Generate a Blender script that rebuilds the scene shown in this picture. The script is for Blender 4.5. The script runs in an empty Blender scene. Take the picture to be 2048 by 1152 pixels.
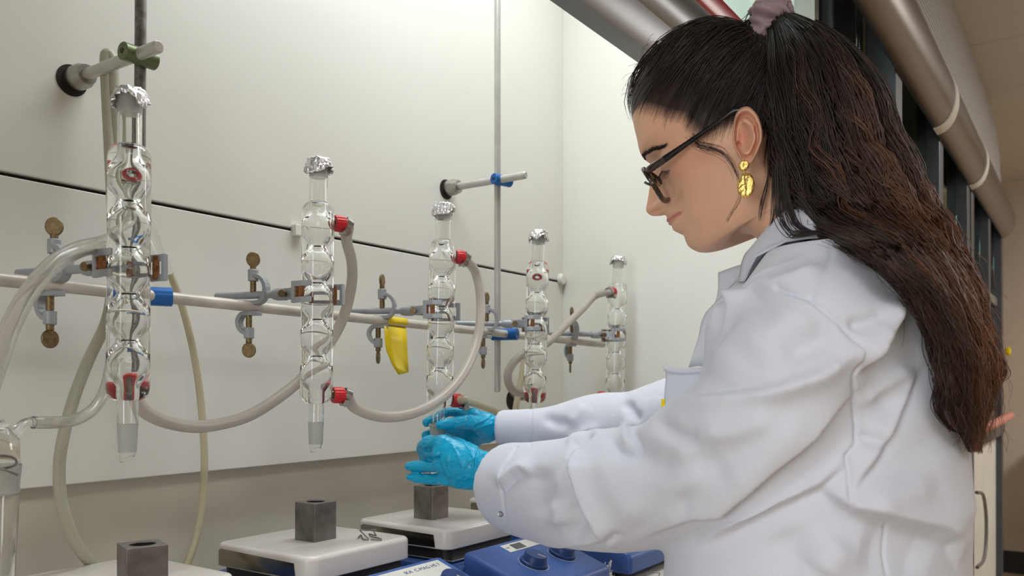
import bpy, bmesh, math, random
import numpy as np
from mathutils import Vector, Matrix, noise
from mathutils.bvhtree import BVHTree

# ------------------------------------------------------------------ camera, world, lights, exposure
S = bpy.context.scene
PI = math.pi
CAMZ = 1.2
HEAD = math.radians(34.6)                  # heading of the lens against the back wall (world X)
FPX, CXP, HZ = 1690.0, 1024.0, 772.0       # focal length, centre column and horizon row of the 2048 px wide photograph
CT, ST = math.cos(HEAD), math.sin(HEAD)
cd = bpy.data.cameras.new('camera')
cam = bpy.data.objects.new('camera', cd)
S.collection.objects.link(cam)
cam.location = (0, 0, CAMZ)
cam.rotation_euler = (PI / 2, 0, HEAD - PI / 2)
cd.sensor_width = 36
cd.lens = 36 * FPX / 2048
cd.shift_y = (HZ - 576) / 2048
cd.clip_start = 0.02
cd.dof.use_dof = True
cd.dof.focus_distance = 1.04
cd.dof.aperture_fstop = 9.0
S.camera = cam

w = bpy.data.worlds.new('world')
S.world = w
w.use_nodes = True
w.node_tree.nodes['Background'].inputs[0].default_value = (0.9, 0.95, 1, 1)
w.node_tree.nodes['Background'].inputs[1].default_value = 0.3

def area(name, loc, size, power, col, target=None):
    l = bpy.data.lights.new(name, 'AREA')
    l.shape = 'RECTANGLE'
    l.size, l.size_y = size
    l.energy = power
    l.color = col
    o = bpy.data.objects.new(name, l)
    S.collection.objects.link(o)
    o.location = loc
    if target:
        o.rotation_euler = (Vector(target) - Vector(loc)).to_track_quat('-Z', 'Y').to_euler()
    return o

area('hood_lamp', (1.05, 0.66, 2.27), (0.9, 0.30), 7.5, (0.95, 0.98, 1.0))
area('ceiling_lamp_near', (-0.90, -1.30, 2.48), (1.6, 0.8), 20, (0.93, 0.96, 1.0))
area('ceiling_lamp_side', (-1.3, 0.0, 2.48), (1.0, 0.7), 10, (0.94, 0.97, 1.0))
area('left_fill', (-2.95, 0.25, 1.35), (1.4, 1.3), 44, (0.93, 0.97, 1.0), (0, 0.5, 1.25))  # added soft fill from the left, posing as daylight from an invented window
area('ceiling_lamp_aisle', (3.9, -1.2, 2.48), (1.4, 0.6), 27, (0.98, 0.97, 0.96))
area('ceiling_lamp_far', (5.2, -1.6, 2.48), (1.2, 0.6), 15, (1.0, 0.93, 0.85))

S.view_settings.view_transform = 'Standard'
S.view_settings.look = 'None'
S.view_settings.gamma = 1
S.view_settings.use_curve_mapping = False
S.view_settings.exposure = 0.34
S.cycles.max_bounces = 20
S.cycles.transmission_bounces = 20
S.cycles.transparent_max_bounces = 16
S.cycles.diffuse_bounces = 4
S.cycles.glossy_bounces = 5
S.cycles.sample_clamp_indirect = 4.0
S.cycles.use_denoising = True

# ------------------------------------------------------------------ photo pixel -> place in the room
def ray(px, py):
    s = (px - CXP) / FPX
    return Vector((CT + ST * s, ST - CT * s, (HZ - py) / FPX))

def P(px, py, Y=None, X=None, Z=None, t=None):
    r = ray(px, py)
    if Y is not None: t = Y / r.y
    elif X is not None: t = X / r.x
    elif Z is not None: t = (Z - CAMZ) / r.z
    return Vector((0, 0, CAMZ)) + r * t

def proj(V):
    V = np.asarray(V)
    t = V[:, 0] * CT + V[:, 1] * ST
    lat = V[:, 0] * ST - V[:, 1] * CT
    return CXP + FPX * lat / t, HZ - FPX * (V[:, 2] - CAMZ) / t, t

# ------------------------------------------------------------------ materials
def srgb(r, g, b):
    f = lambda c: (c / 255 / 12.92) if c <= 10 else ((c / 255 + 0.055) / 1.055) ** 2.4
    return (f(r), f(g), f(b), 1)

def mat(name, col, rough=0.5, metal=0.0, vary=0.06, scale=20, bump=0.0, bscale=200, trans=0.0, ior=1.45, sss=0.0, attr=None,
        spec=0.5, stretch=(1, 1, 1), coat=0.0, col2=None, emit=0, sheen=0):
    m = bpy.data.materials.new(name)
    m.use_nodes = True
    nt = m.node_tree
    b = nt.nodes['Principled BSDF']
    b.inputs['Roughness'].default_value = rough
    b.inputs['Metallic'].default_value = metal
    b.inputs['IOR'].default_value = ior
    b.inputs['Specular IOR Level'].default_value = spec
    b.inputs['Transmission Weight'].default_value = trans
    b.inputs['Coat Weight'].default_value = coat
    if sheen: b.inputs['Sheen Weight'].default_value = sheen
    if sss:
        b.inputs['Subsurface Weight'].default_value = sss
        b.inputs['Subsurface Radius'].default_value = (1.0, 0.35, 0.2)
        b.inputs['Subsurface Scale'].default_value = 0.006
    tc = nt.nodes.new('ShaderNodeTexCoord')
    mp = nt.nodes.new('ShaderNodeMapping')
    mp.inputs['Scale'].default_value = stretch
    nt.links.new(tc.outputs['Object'], mp.inputs['Vector'])
    n = nt.nodes.new('ShaderNodeTexNoise')
    n.inputs['Scale'].default_value = scale
    n.inputs['Detail'].default_value = 5
    nt.links.new(mp.outputs[0], n.inputs['Vector'])
    cr = nt.nodes.new('ShaderNodeMapRange')
    cr.inputs['From Min'].default_value = 0.3
    cr.inputs['From Max'].default_value = 0.7
    cr.inputs['To Min'].default_value = 0 if col2 else 1 - vary
    cr.inputs['To Max'].default_value = 1 if col2 else 1 + vary
    nt.links.new(n.outputs['Fac'], cr.inputs['Value'])
    mx = nt.nodes.new('ShaderNodeMix')
    mx.data_type = 'RGBA'
    if col2:
        mx.inputs['A'].default_value = col
        mx.inputs['B'].default_value = col2
        nt.links.new(cr.outputs[0], mx.inputs['Factor'])
    else:
        mx.blend_type = 'MULTIPLY'
        mx.inputs['Factor'].default_value = 1
        mx.inputs['A'].default_value = col
        nt.links.new(cr.outputs[0], mx.inputs['B'])
        if attr:
            at = nt.nodes.new('ShaderNodeAttribute')
            at.attribute_name = attr
            nt.links.new(at.outputs['Color'], mx.inputs['A'])
    nt.links.new(mx.outputs['Result'], b.inputs['Base Color'])
    if bump:
        n2 = nt.nodes.new('ShaderNodeTexNoise')
        n2.inputs['Scale'].default_value = bscale
        n2.inputs['Detail'].default_value = 4
        nt.links.new(mp.outputs[0], n2.inputs['Vector'])
        bp = nt.nodes.new('ShaderNodeBump')
        bp.inputs['Strength'].default_value = 1
        bp.inputs['Distance'].default_value = bump
        nt.links.new(n2.outputs['Fac'], bp.inputs['Height'])
        nt.links.new(bp.outputs[0], b.inputs['Normal'])
    if emit:
        b.inputs['Emission Color'].default_value = col
        b.inputs['Emission Strength'].default_value = emit
    return m

def glass(name, ior, col=(0.985, 0.99, 0.985, 1), rough=0.0):
    m = bpy.data.materials.new(name)
    m.use_nodes = True
    nt = m.node_tree
    nt.nodes.remove(nt.nodes['Principled BSDF'])
    g = nt.nodes.new('ShaderNodeBsdfGlass')
    g.inputs['IOR'].default_value = ior
    g.inputs['Color'].default_value = col
    g.inputs['Roughness'].default_value = rough
    nt.links.new(g.outputs[0], nt.nodes['Material Output'].inputs[0])
    return m

M = {}
M['panel'] = mat('white_panel', srgb(223, 222, 214), 0.38, vary=0.015, scale=2, bump=0.00003, bscale=60)
M['recess'] = mat('recess_grey', srgb(222, 214, 196), 0.5, vary=0.03, scale=4)
M['seam'] = mat('seam_black', srgb(38, 34, 28), 0.8, vary=0.5, scale=160)
M['knob_white'] = mat('white_plastic', srgb(228, 226, 218), 0.35)
M['room_wall'] = mat('cream_paint', srgb(206, 194, 178), 0.7, vary=0.03)
M['ceiling'] = mat('ceiling_tile', srgb(204, 198, 190), 0.85, vary=0.05, scale=60, bump=0.0004, bscale=150)
M['floor'] = mat('tan_linoleum', srgb(186, 168, 140), 0.5, vary=0.08, scale=15)
M['steel'] = mat('brushed_steel', srgb(168, 164, 158), 0.34, 1.0, vary=0.12, scale=40, stretch=(0.3, 4, 4))
M['chrome'] = mat('polished_chrome', srgb(205, 203, 200), 0.14, 1.0, vary=0.04)
M['old_steel'] = mat('pitted_steel', srgb(128, 126, 122), 0.42, 0.85, vary=0.35, scale=140, bump=0.0002, bscale=400)
M['rod_white'] = mat('chipped_white_paint', srgb(196, 189, 178), 0.36, 0.1, vary=0.18, scale=26, bump=0.0001)
M['rod_grey'] = mat('grey_rod', srgb(192, 190, 184), 0.33, 0.35, vary=0.08, scale=40)
M['paint_grey'] = mat('blue_grey_enamel', srgb(158, 163, 168), 0.38, 0.15, vary=0.06, scale=60)
M['brass'] = mat('tarnished_brass', srgb(128, 110, 80), 0.42, 0.85, vary=0.3, scale=260, bump=0.0002, bscale=600)
M['cork'] = mat('cork_pad', srgb(132, 84, 48), 0.85, vary=0.45, scale=260, bump=0.0004, bscale=300)
M['green'] = mat('olive_green_anodised', srgb(104, 116, 78), 0.4, 0.4)
M['blue_boss'] = mat('blue_anodised', srgb(32, 100, 170), 0.38, 0.3)
M['red_cap'] = mat('red_plastic', srgb(196, 30, 36), 0.35, vary=0.05)
M['jacket'] = glass('water_filled_glass', 1.36)
M['air'] = glass('bulb_glass_air', 0.76, (1, 1, 1, 1))
M['glass'] = glass('clear_glass', 1.47)
M['frost'] = mat('ground_glass', srgb(232, 234, 230), 0.42, vary=0.02, trans=0.82, ior=1.3)
M['foil'] = mat('aluminium_foil', srgb(240, 240, 242), 0.34, 1.0, vary=0.05, scale=80, bump=0.0007, bscale=180)
M['hose'] = mat('grey_silicone_hose', srgb(206, 199, 190), 0.28, vary=0.05, trans=0.42, ior=1.3, sss=0.2)
M['hose_clear'] = mat('clear_pvc_hose', srgb(242, 241, 236), 0.12, vary=0.02, trans=0.93, ior=1.33)
M['hose_white'] = mat('milky_rubber_hose', srgb(176, 174, 154), 0.4, vary=0.05, sss=0.2)
M['hose_yellow'] = mat('yellowed_hose', srgb(214, 206, 176), 0.25, vary=0.06, trans=0.45, ior=1.25)
M['yellow'] = mat('yellow_tape', srgb(232, 202, 8), 0.35, vary=0.04, scale=60, bump=0.0002, bscale=90)
M['ceramic'] = mat('white_ceramic', srgb(228, 222, 216), 0.2, vary=0.025, scale=10)
M['mirror'] = mat('stainless_inlay', srgb(166, 160, 148), 0.16, 1.0, vary=0.1, scale=30, stretch=(1, 0.2, 5))
M['block'] = mat('worn_aluminium', srgb(108, 103, 98), 0.46, 0.8, vary=0.4, scale=34, bump=0.0002, bscale=150, col2=srgb(150, 146, 142))
M['dark'] = mat('black_plastic', srgb(36, 35, 36), 0.45)
M['hole'] = mat('dark_bore', srgb(44, 38, 34), 0.7, 0.4)
M['hp_blue'] = mat('blue_housing', srgb(52, 88, 150), 0.36, vary=0.04)
M['hp_blue2'] = mat('blue_control_panel', srgb(66, 100, 168), 0.42, vary=0.03)
M['knob_blue'] = mat('dark_blue_knob', srgb(40, 66, 118), 0.42)
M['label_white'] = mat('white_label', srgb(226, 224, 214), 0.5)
M['print_blue'] = mat('print_blue', srgb(52, 78, 130), 0.6)
M['lcd'] = mat('grey_display', srgb(92, 88, 84), 0.25)
M['bench'] = mat('white_bench', srgb(214, 206, 196), 0.42, vary=0.04, scale=6)
M['hood_metal'] = mat('grey_aluminium', srgb(138, 138, 138), 0.36, 0.75, vary=0.06, scale=10)
M['anthracite'] = mat('anthracite_frame', srgb(76, 80, 84), 0.4, 0.4, vary=0.08)
M['red_strip'] = mat('red_strip', srgb(176, 32, 32), 0.25)
M['pane'] = glass('greenish_pane', 1.45, (0.80, 0.88, 0.84, 1))
M['cloth'] = mat('white_coat_cotton', srgb(206, 209, 220), 0.8, vary=0.012, scale=40, bump=0.00006, bscale=900, sheen=0.15)
M['snap'] = mat('metal_snap', srgb(150, 150, 152), 0.3, 1.0)
M['nitrile'] = mat('blue_nitrile', srgb(8, 166, 208), 0.34, vary=0.05, scale=50, bump=0.0003, bscale=120, stretch=(1, 1, 2.2), sss=0.08)
M['skin'] = mat('skin', srgb(205, 158, 130), 0.44, vary=0.03, scale=60, bump=0.00008, bscale=900, sss=0.12, attr='tint')
M['hair'] = mat('dark_brown_hair', srgb(40, 28, 24), 0.5, vary=0.2, scale=30, attr='tint', spec=0.5)
M['tortoise'] = mat('tortoiseshell_acetate', srgb(20, 16, 14), 0.15, scale=130, col2=srgb(58, 40, 18), coat=0.5)
M['black'] = mat('black_gloss', srgb(16, 15, 17), 0.15)
M['lens'] = glass('thin_lens', 1.12, (0.96, 0.97, 0.97, 1))
M['gold'] = mat('hammered_gold', srgb(226, 188, 110), 0.22, 1.0, bump=0.0012, bscale=260, vary=0.08)
M['scrunchie'] = mat('mauve_satin', srgb(140, 116, 122), 0.5, vary=0.12, scale=60, sheen=0.3)
M['denim'] = mat('dark_trousers', srgb(48, 52, 66), 0.9, bump=0.0004, bscale=600)
M['wood'] = mat('light_wood', srgb(182, 120, 70), 0.5, vary=0.2, stretch=(1, 12, 12), scale=4)
M['cable'] = mat('grey_cable', srgb(110, 108, 104), 0.5)
M['pink'] = mat('pink_hose', srgb(206, 132, 116), 0.4)
M['eye'] = mat('eye_white', srgb(220, 212, 205), 0.15)

def perforated(name, col):
    m = mat(name, col, 0.45, 0.25)
    nt = m.node_tree
    b = nt.nodes['Principled BSDF']
    tc = nt.nodes.new('ShaderNodeTexCoord')
    mp = nt.nodes.new('ShaderNodeMapping')
    mp.inputs['Rotation'].default_value = (0, 0, 0)
    mp.inputs['Scale'].default_value = (62, 0.001, 62)
    nt.links.new(tc.outputs['Object'], mp.inputs['Vector'])
    v = nt.nodes.new('ShaderNodeTexVoronoi')
    v.inputs['Randomness'].default_value = 0.0
    v.inputs['Scale'].default_value = 1
    nt.links.new(mp.outputs[0], v.inputs['Vector'])
    r = nt.nodes.new('ShaderNodeMapRange')
    r.inputs['From Min'].default_value = 0.26
    r.inputs['From Max'].default_value = 0.36
    nt.links.new(v.outputs['Distance'], r.inputs['Value'])
    mx = nt.nodes.new('ShaderNodeMix')
    mx.data_type = 'RGBA'
    mx.inputs['A'].default_value = srgb(40, 40, 42)
    mx.inputs['B'].default_value = col
    nt.links.new(r.outputs[0], mx.inputs['Factor'])
    nt.links.new(mx.outputs['Result'], b.inputs['Base Color'])
    return m
M['perf'] = perforated('perforated_sheet', srgb(206, 206, 208))
M['tube'] = mat('dark_satin_metal', srgb(112, 104, 98), 0.28, 1.0, vary=0.05, scale=6)

# ------------------------------------------------------------------ object helpers
def new_obj(name, me, m=None, parent=None, smooth=True):
    if m is not None: me.materials.append(m)
    if smooth:
        me.polygons.foreach_set('use_smooth', np.ones(len(me.polygons), bool))
    o = bpy.data.objects.new(name, me)
    S.collection.objects.link(o)
    if parent is not None: o.parent = parent
    return o

def bm_obj(name, bm, m, parent=None, smooth=False, bevel=0, seg=2, angle=True):
    bmesh.ops.recalc_face_normals(bm, faces=bm.faces)
    me = bpy.data.meshes.new(name)
    bm.to_mesh(me)
    bm.free()
    o = new_obj(name, me, m, parent, smooth)
    if smooth and angle:
        try: me.set_sharp_from_angle(angle=math.radians(42))
        except Exception: pass
    if bevel:
        b = o.modifiers.new('bevel', 'BEVEL')
        b.width = bevel
        b.segments = seg
        b.limit_method = 'ANGLE'
        b.angle_limit = math.radians(40)
    return o

def np_mesh(name, V, Q, m, parent=None, tint=None):
    V = np.asarray(V, np.float32)
    Q = np.asarray(Q, np.int32)
    me = bpy.data.meshes.new(name)
    k = Q.shape[1]
    me.vertices.add(len(V))
    me.vertices.foreach_set('co', V.ravel())
    me.loops.add(Q.size)
    me.loops.foreach_set('vertex_index', Q.ravel())
    me.polygons.add(len(Q))
    me.polygons.foreach_set('loop_start', np.arange(0, Q.size, k, dtype=np.int32))
    me.update(calc_edges=True)
    me.validate()
    if tint is not None:
        a = me.color_attributes.new('tint', 'FLOAT_COLOR', 'POINT')
        c = np.ones((len(V), 4), np.float32)
        c[:, :3] = tint[:, :3]
        a.data.foreach_set('color', c.ravel())
    return new_obj(name, me, m, parent)

def thing(name, label, cat, loc=(0, 0, 0), group=None):
    o = bpy.data.objects.new(name, None)
    S.collection.objects.link(o)
    o.empty_display_size = 0.02
    o.location = loc
    o['label'] = label
    o['category'] = cat
    if group: o['group'] = group
    return o

def tag(o, label, cat, group=None):
    o['label'] = label
    o['category'] = cat
    if group: o['group'] = group
    return o

def struct(o):
    o['kind'] = 'structure'
    return o

def box(bm, lo, hi):
    r = bmesh.ops.create_cube(bm, size=1)
    lo, hi = Vector(lo), Vector(hi)
    for v in r['verts']:
        v.co = Vector([(lo[i] + hi[i]) / 2 + v.co[i] * (hi[i] - lo[i]) for i in range(3)])
    return r['verts']

def axis_mat(p, d, up=Vector((0, 0, 1))):
    d = Vector(d).normalized()
    x = up.cross(d)
    if x.length < 1e-5: x = Vector((1, 0, 0))
    x.normalize()
    y = d.cross(x)
    return Matrix(((x.x, y.x, d.x, p[0]), (x.y, y.y, d.y, p[1]), (x.z, y.z, d.z, p[2]), (0, 0, 0, 1)))

def lathe(bm, prof, seg=32, mtx=None, close=False, flute=0, fd=0.0):
    """prof: list of (r, z); r=0 makes a pole."""
    rings = []
    for r, z in prof:
        if r <= 1e-7:
            rings.append([bm.verts.new((0, 0, z))])
        else:
            ring = []
            for i in range(seg):
                a = 2 * PI * i / seg
                rr = r * (1 + (fd * (i % 2) if flute else 0))
                ring.append(bm.verts.new((rr * math.cos(a), rr * math.sin(a), z)))
            rings.append(ring)
    pairs = list(zip(rings[:-1], rings[1:]))
    if close: pairs.append((rings[-1], rings[0]))
    for a, b in pairs:
        if len(a) == 1 and len(b) == 1: continue
        for i in range(seg):
            j = (i + 1) % seg
            if len(a) == 1: bm.faces.new((a[0], b[i], b[j]))
            elif len(b) == 1: bm.faces.new((a[i], b[0], a[j]))
            else: bm.faces.new((a[i], b[i], b[j], a[j]))
    if mtx is not None:
        for ring in rings:
            for v in ring: v.co = mtx @ v.co
    return rings

def cyl(bm, p, q, r, r2=None, seg=20):
    p, q = Vector(p), Vector(q)
    L = (q - p).length
    r2 = r if r2 is None else r2
    lathe(bm, [(0, 0), (r, 0), (r2, L), (0, L)], seg, axis_mat(p, q - p))

def spline(pts, n):
    """Catmull-Rom through pts (list of tuples of any size), about n samples."""
    A = np.array([tuple(p) for p in pts], float)
    A = np.vstack([2 * A[0] - A[1], A, 2 * A[-1] - A[-2]])
    out = []
    m = len(A) - 3
    k = max(1, int(math.ceil(n / m)))
    for i in range(m):
        p0, p1, p2, p3 = A[i:i + 4]
        for j in range(k):
            t = j / k
            out.append(0.5 * ((2 * p1) + (-p0 + p2) * t + (2 * p0 - 5 * p1 + 4 * p2 - p3) * t * t + (-p0 + 3 * p1 - 3 * p2 + p3) * t ** 3))
    out.append(A[-2])
    return np.array(out)

def tube(bm, pts, r, seg=10, n=None, caps=True, flat=1.0, inner=None):
    """sweep along pts; r float or list per input point."""
    rr = r if hasattr(r, '__len__') else [r] * len(pts)
    A = np.array([tuple(p) + (q,) for p, q in zip(pts, rr)], float)
    if n: A = spline(A, n)
    C, R = A[:, :3], A[:, 3]
    T = np.gradient(C, axis=0)
    T /= np.linalg.norm(T, axis=1)[:, None] + 1e-12
    nrm = Vector(T[0]).orthogonal().normalized()
    rings = []
    for i in range(len(C)):
        t = Vector(T[i])
        nrm = (nrm - t * nrm.dot(t)).normalized()
        b = t.cross(nrm)
        ring = []
        for k in range(seg):
            a = 2 * PI * k / seg
            ring.append(bm.verts.new(Vector(C[i]) + nrm * (R[i] * math.cos(a)) + b * (R[i] * flat * math.sin(a))))
        rings.append(ring)
    for a, b in zip(rings[:-1], rings[1:]):
        for k in range(seg):
            j = (k + 1) % seg
            bm.faces.new((a[k], a[j], b[j], b[k]))
    if caps:
        bm.faces.new(rings[0][::-1])
        bm.faces.new(rings[-1])
    return rings

def copy_tree(o, parent=None):
    c = o.copy()
    S.collection.objects.link(c)
    c.parent = parent
    for ch in list(o.children): copy_tree(ch, c)
    return c

def text_mesh(name, txt, size, m, parent, mtx, extrude=0.0001):
    cu = bpy.data.curves.new(name, 'FONT')
    cu.body = txt
    cu.size = size
    cu.extrude = extrude
    tmp = bpy.data.objects.new(name, cu)
    S.collection.objects.link(tmp)
    dg = bpy.context.evaluated_depsgraph_get()
    me = bpy.data.meshes.new_from_object(tmp.evaluated_get(dg))
    bpy.data.objects.remove(tmp)
    me.transform(mtx)
    return new_obj(name, me, m, parent, smooth=False)
# ------------------------------------------------------------------ the room and the fume hood we look into
def struct_box(name, lo, hi, m, bevel=0):
    bm = bmesh.new()
    box(bm, lo, hi)
    return struct(bm_obj(name, bm, m, bevel=bevel))

WX = 1.654                                      # right side wall of the hood
struct_box('floor', (-3.0, -3.0, -0.06), (6.6, 1.3, 0.0), M['floor'])
struct_box('wall_far', (6.3, -3.0, 0), (6.4, 1.3, 2.55), M['room_wall'])
struct_box('wall_behind', (-3.0, -3.1, 0), (6.4, -3.0, 2.55), M['room_wall'])
struct_box('wall_left', (-3.1, -3.1, 0), (-3.0, 1.3, 2.55), M['room_wall'])
struct_box('wall_outer', (-3.0, 1.2, 0), (6.4, 1.3, 2.55), M['room_wall'])

# made-up window frame on the left wall, added round the fill light
bm = bmesh.new()
for lo, hi in (((-3.0, -.55, .60), (-2.94, -.47, 2.10)), ((-3.0, .97, .60), (-2.94, 1.05, 2.10)), ((-3.0, -.55, .60), (-2.94, 1.05, .67)), ((-3.0, -.55, 2.03), (-2.94, 1.05, 2.10)), ((-3.0, .23, .60), (-2.965, .27, 2.10))): box(bm, lo, hi)
struct(bm_obj('fill_window_frame', bm, M['knob_white'], bevel=.004))
# ceiling with its tiles
ceil = struct_box('ceiling', (-3.0, -3.0, 2.53), (6.4, 1.3, 2.60), M['dark'])
tile = None
tiles = []
for i in range(10):
    for j in range(3):
        x0 = 0.70 + 0.6 * i
        y0 = -1.28 + 0.6 * j
        if tile is None:
            bm = bmesh.new()
            box(bm, (0.004, 0.004, 2.515), (0.596, 0.596, 2.532))
            tile = bm_obj('tile', bm, M['ceiling'], ceil, bevel=0.003, seg=1)
            tile.location = (x0, y0, 0)
        else:
            c = tile.copy()
            S.collection.objects.link(c)
            c.location = (x0, y0, 0)
bm = bmesh.new()
box(bm, (-3, -3, 2.515), (0.70, 1.2, 2.53)); box(bm, (0.70, -3, 2.515), (6.3, -1.28, 2.53))
struct(bm_obj('trim_1', bm, M['ceiling']))

# hood interior: recessed grey back, two white back panels in front of it with a dark slot between
struct_box('wall_back', (-1.2, 1.03, 0.0), (WX + 0.02, 1.06, 2.4), M['recess'])
wb = bpy.data.objects['wall_back']
for z0, z1 in ((1.083, 1.4345), (1.4395, 2.32)):
    bm = bmesh.new()
    box(bm, (-1.2, 1.0, z0), (WX, 1.012, z1))
    bm_obj('panel', bm, M['panel'], wb, bevel=0.0012, seg=1)
bm = bmesh.new()
box(bm, (-1.2, 1.009, 1.43), (WX - 0.012, 1.022, 1.444))
bm_obj('slot_backing', bm, M['seam'], wb)
struct_box('wall_right', (WX, 0.44, 0.88), (WX + 0.03, 1.06, 2.32), M['panel'])
struct_box('wall_hood_left', (-1.23, 0.44, 0.88), (-1.2, 1.06, 2.32), M['panel'])
bm = bmesh.new()
box(bm, (-1.2, 0.40, 2.30), (WX, 1.06, 2.33))
struct(bm_obj('trim_2', bm, M['panel']))

# the worktop of the hood with a dished front lip, and the cabinet body that carries it
bm = bmesh.new()
box(bm, (-1.2, 0.43, 0.865), (WX, 0.998, 0.895))
wt = bm_obj('worktop', bm, M['bench'], bevel=0.004)
tag(wt, 'pale grey worktop inside the fume hood under the hotplates', 'worktop')
bm = bmesh.new()
box(bm, (-1.2, 0.48, 0.08), (WX, 0.985, 0.865)); box(bm, (-1.18, 0.52, 0.0), (WX, .98, 0.08))
tag(bm_obj('base_cabinet', bm, M['knob_white'], bevel=0.003), 'white base cabinet under the hood worktop, its front behind the lab coat', 'cabinet')

# slot end knob and the little clip in the slot
bm = bmesh.new()
c = P(1131, 558, Y=0.985)
lathe(bm, [(0, 0), (0.013, 0), (0.013, 0.006), (0.011, 0.010), (0, 0.011)], 24, axis_mat(c + Vector((0, 0.014, 0)), (0, -1, 0)))
tag(bm_obj('slot_plug', bm, M['knob_white'], smooth=True), 'small round white plug at the right end of the black slot', 'plug')
a, b = P(588, 448, Y=0.994), P(606, 474, Y=0.994)
bm = bmesh.new()
box(bm, (a.x, 0.990, b.z), (b.x, 1.0, a.z)); box(bm, (a.x + .006, 0.998, b.z + .004), (b.x - .006, 1.02, a.z - .004))
tag(bm_obj('slot_clip', bm, M['knob_white'], bevel=0.001), 'small white clip on the black slot behind the second condenser', 'clip')

# sash of this hood: rails along X at Y 0.42, red strip, glass above
SY = 0.475
sash = thing('sliding_sash', 'raised glass sash with grey bottom rail and red strip above the woman', 'sash', (0.4, SY, 1.6))
def at(o, ob):
    ob.location = -Vector(o.location)
    return ob
def xprof(name, prof, x0, x1, m, parent=None, smooth=True):
    """closed (y, z) outline extruded along X"""
    bm = bmesh.new()
    A = [bm.verts.new((x0, y, z)) for y, z in prof]
    B = [bm.verts.new((x1, y, z)) for y, z in prof]
    n = len(prof)
    for i in range(n):
        j = (i + 1) % n
        bm.faces.new((A[i], A[j], B[j], B[i]))
    bm.faces.new(A[::-1]); bm.faces.new(B)
    return bm_obj(name, bm, m, parent, smooth=smooth)
x0, x1 = -1.19, 1.70
zk = lambda k: CAMZ + k * SY
at(sash, xprof('bottom_rail', [(SY, zk(.896)), (SY - .006, zk(.900)), (SY - .012, zk(.93)), (SY - .012, zk(1.00)), (SY + .02, zk(1.00)), (SY + .02, zk(.896))], x0, x1, M['hood_metal'], sash))
at(sash, xprof('handle_rail', [(SY - .012, zk(1.0005)), (SY - .018, zk(1.02)), (SY - .021, zk(1.06)), (SY - .018, zk(1.11)), (SY - .008, zk(1.155)), (SY + .018, zk(1.155)), (SY + .018, zk(1.0005))], x0, x1, M['hood_metal'], sash))
at(sash, xprof('warning_strip', [(SY - .008, zk(1.1555)), (SY - .011, zk(1.165)), (SY - .011, zk(1.23)), (SY - .006, zk(1.24)), (SY + .015, zk(1.24)), (SY + .015, zk(1.1555))], x0, x1, M['red_strip'], sash))
at(sash, xprof('glass_pane', [(SY + .002, zk(1.24)), (SY + .002, 2.28), (SY + .008, 2.28), (SY + .008, zk(1.24))], x0, x1 - .01, M['pane'], sash, False))
at(sash, xprof('lamp_streak_bar', [(SY - .004, zk(1.385)), (SY - .008, zk(1.39)), (SY - .008, zk(1.445)), (SY - .004, zk(1.45)), (SY + .001, zk(1.45)), (SY + .001, zk(1.385))], x0, x1 - .01, M['label_white'], sash))  # white bar standing in for the bright lamp streak in the glass

# corner post between this hood and the next, and the next hoods in the row
def upright(name, x0, x1, y0, y1, z0, z1, m, parent, bev=0.004):
    bm = bmesh.new()
    box(bm, (x0, y0, z0), (x1, y1, z1))
    return at(parent, bm_obj(name, bm, m, parent, bevel=bev))
post = thing('hood_post', 'dark grey corner post with bright edge strips between two fume hoods', 'post', (1.8, .40, 0))
upright('column', 1.715, 1.885, .42, .47, 0, 2.44, M['anthracite'], post)
upright('edge_strip', 1.886, 1.905, .414, .44, 0, 2.44, M['chrome'], post, .002)
upright('edge_strip', 1.915, 1.940, .414, .44, 0, 2.44, M['chrome'], post, .002)

FY = 0.36
def hood(name, label, xa, xb, npost):
    t = thing(name, label, 'fume hood', (xa, FY, 0))
    upright('lower_panel', xa, xb, FY + .012, FY + .05, 0.10, 0.98, M['knob_white'], t)
    upright('plinth', xa, xb, FY + .03, FY + .07, 0.0, 0.10, M['dark'], t)
    upright('sill', xa, xb, FY - .02, FY + .2, 0.98, 1.03, M['anthracite'], t)
    upright('lining', xa, xb, 1.10, 1.12, 1.03, 2.4, M['panel'], t)
    w = (xb - xa) / npost
    for i in range(npost + 1):
        x = xa + w * i
        upright('post', x - .035, x + .035, FY - .012, FY + .05, 0.0 if i in (0, npost) else 1.03, 2.02, M['anthracite'], t)
        if i < npost:
            upright('glass_pane', x + .036, x + w - .036, FY + .02, FY + .026, 1.09, 2.02, M['pane'], t, 0)
            upright('sash_rail', x + .036, x + w - .036, FY + .005, FY + .045, 1.05, 1.09, M['anthracite'], t)
            upright('sash_rail', x + .036, x + w - .036, FY + .005, FY + .045, 1.56, 1.60, M['hood_metal'], t)
    return t
hood('fume_hood', 'dark framed glass fume hood just behind the hanging hair', 1.98, 3.20, 2)
hood('fume_hood', 'dark framed glass fume hood farthest away at the end of the row', 3.32, 4.46, 2)

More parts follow.
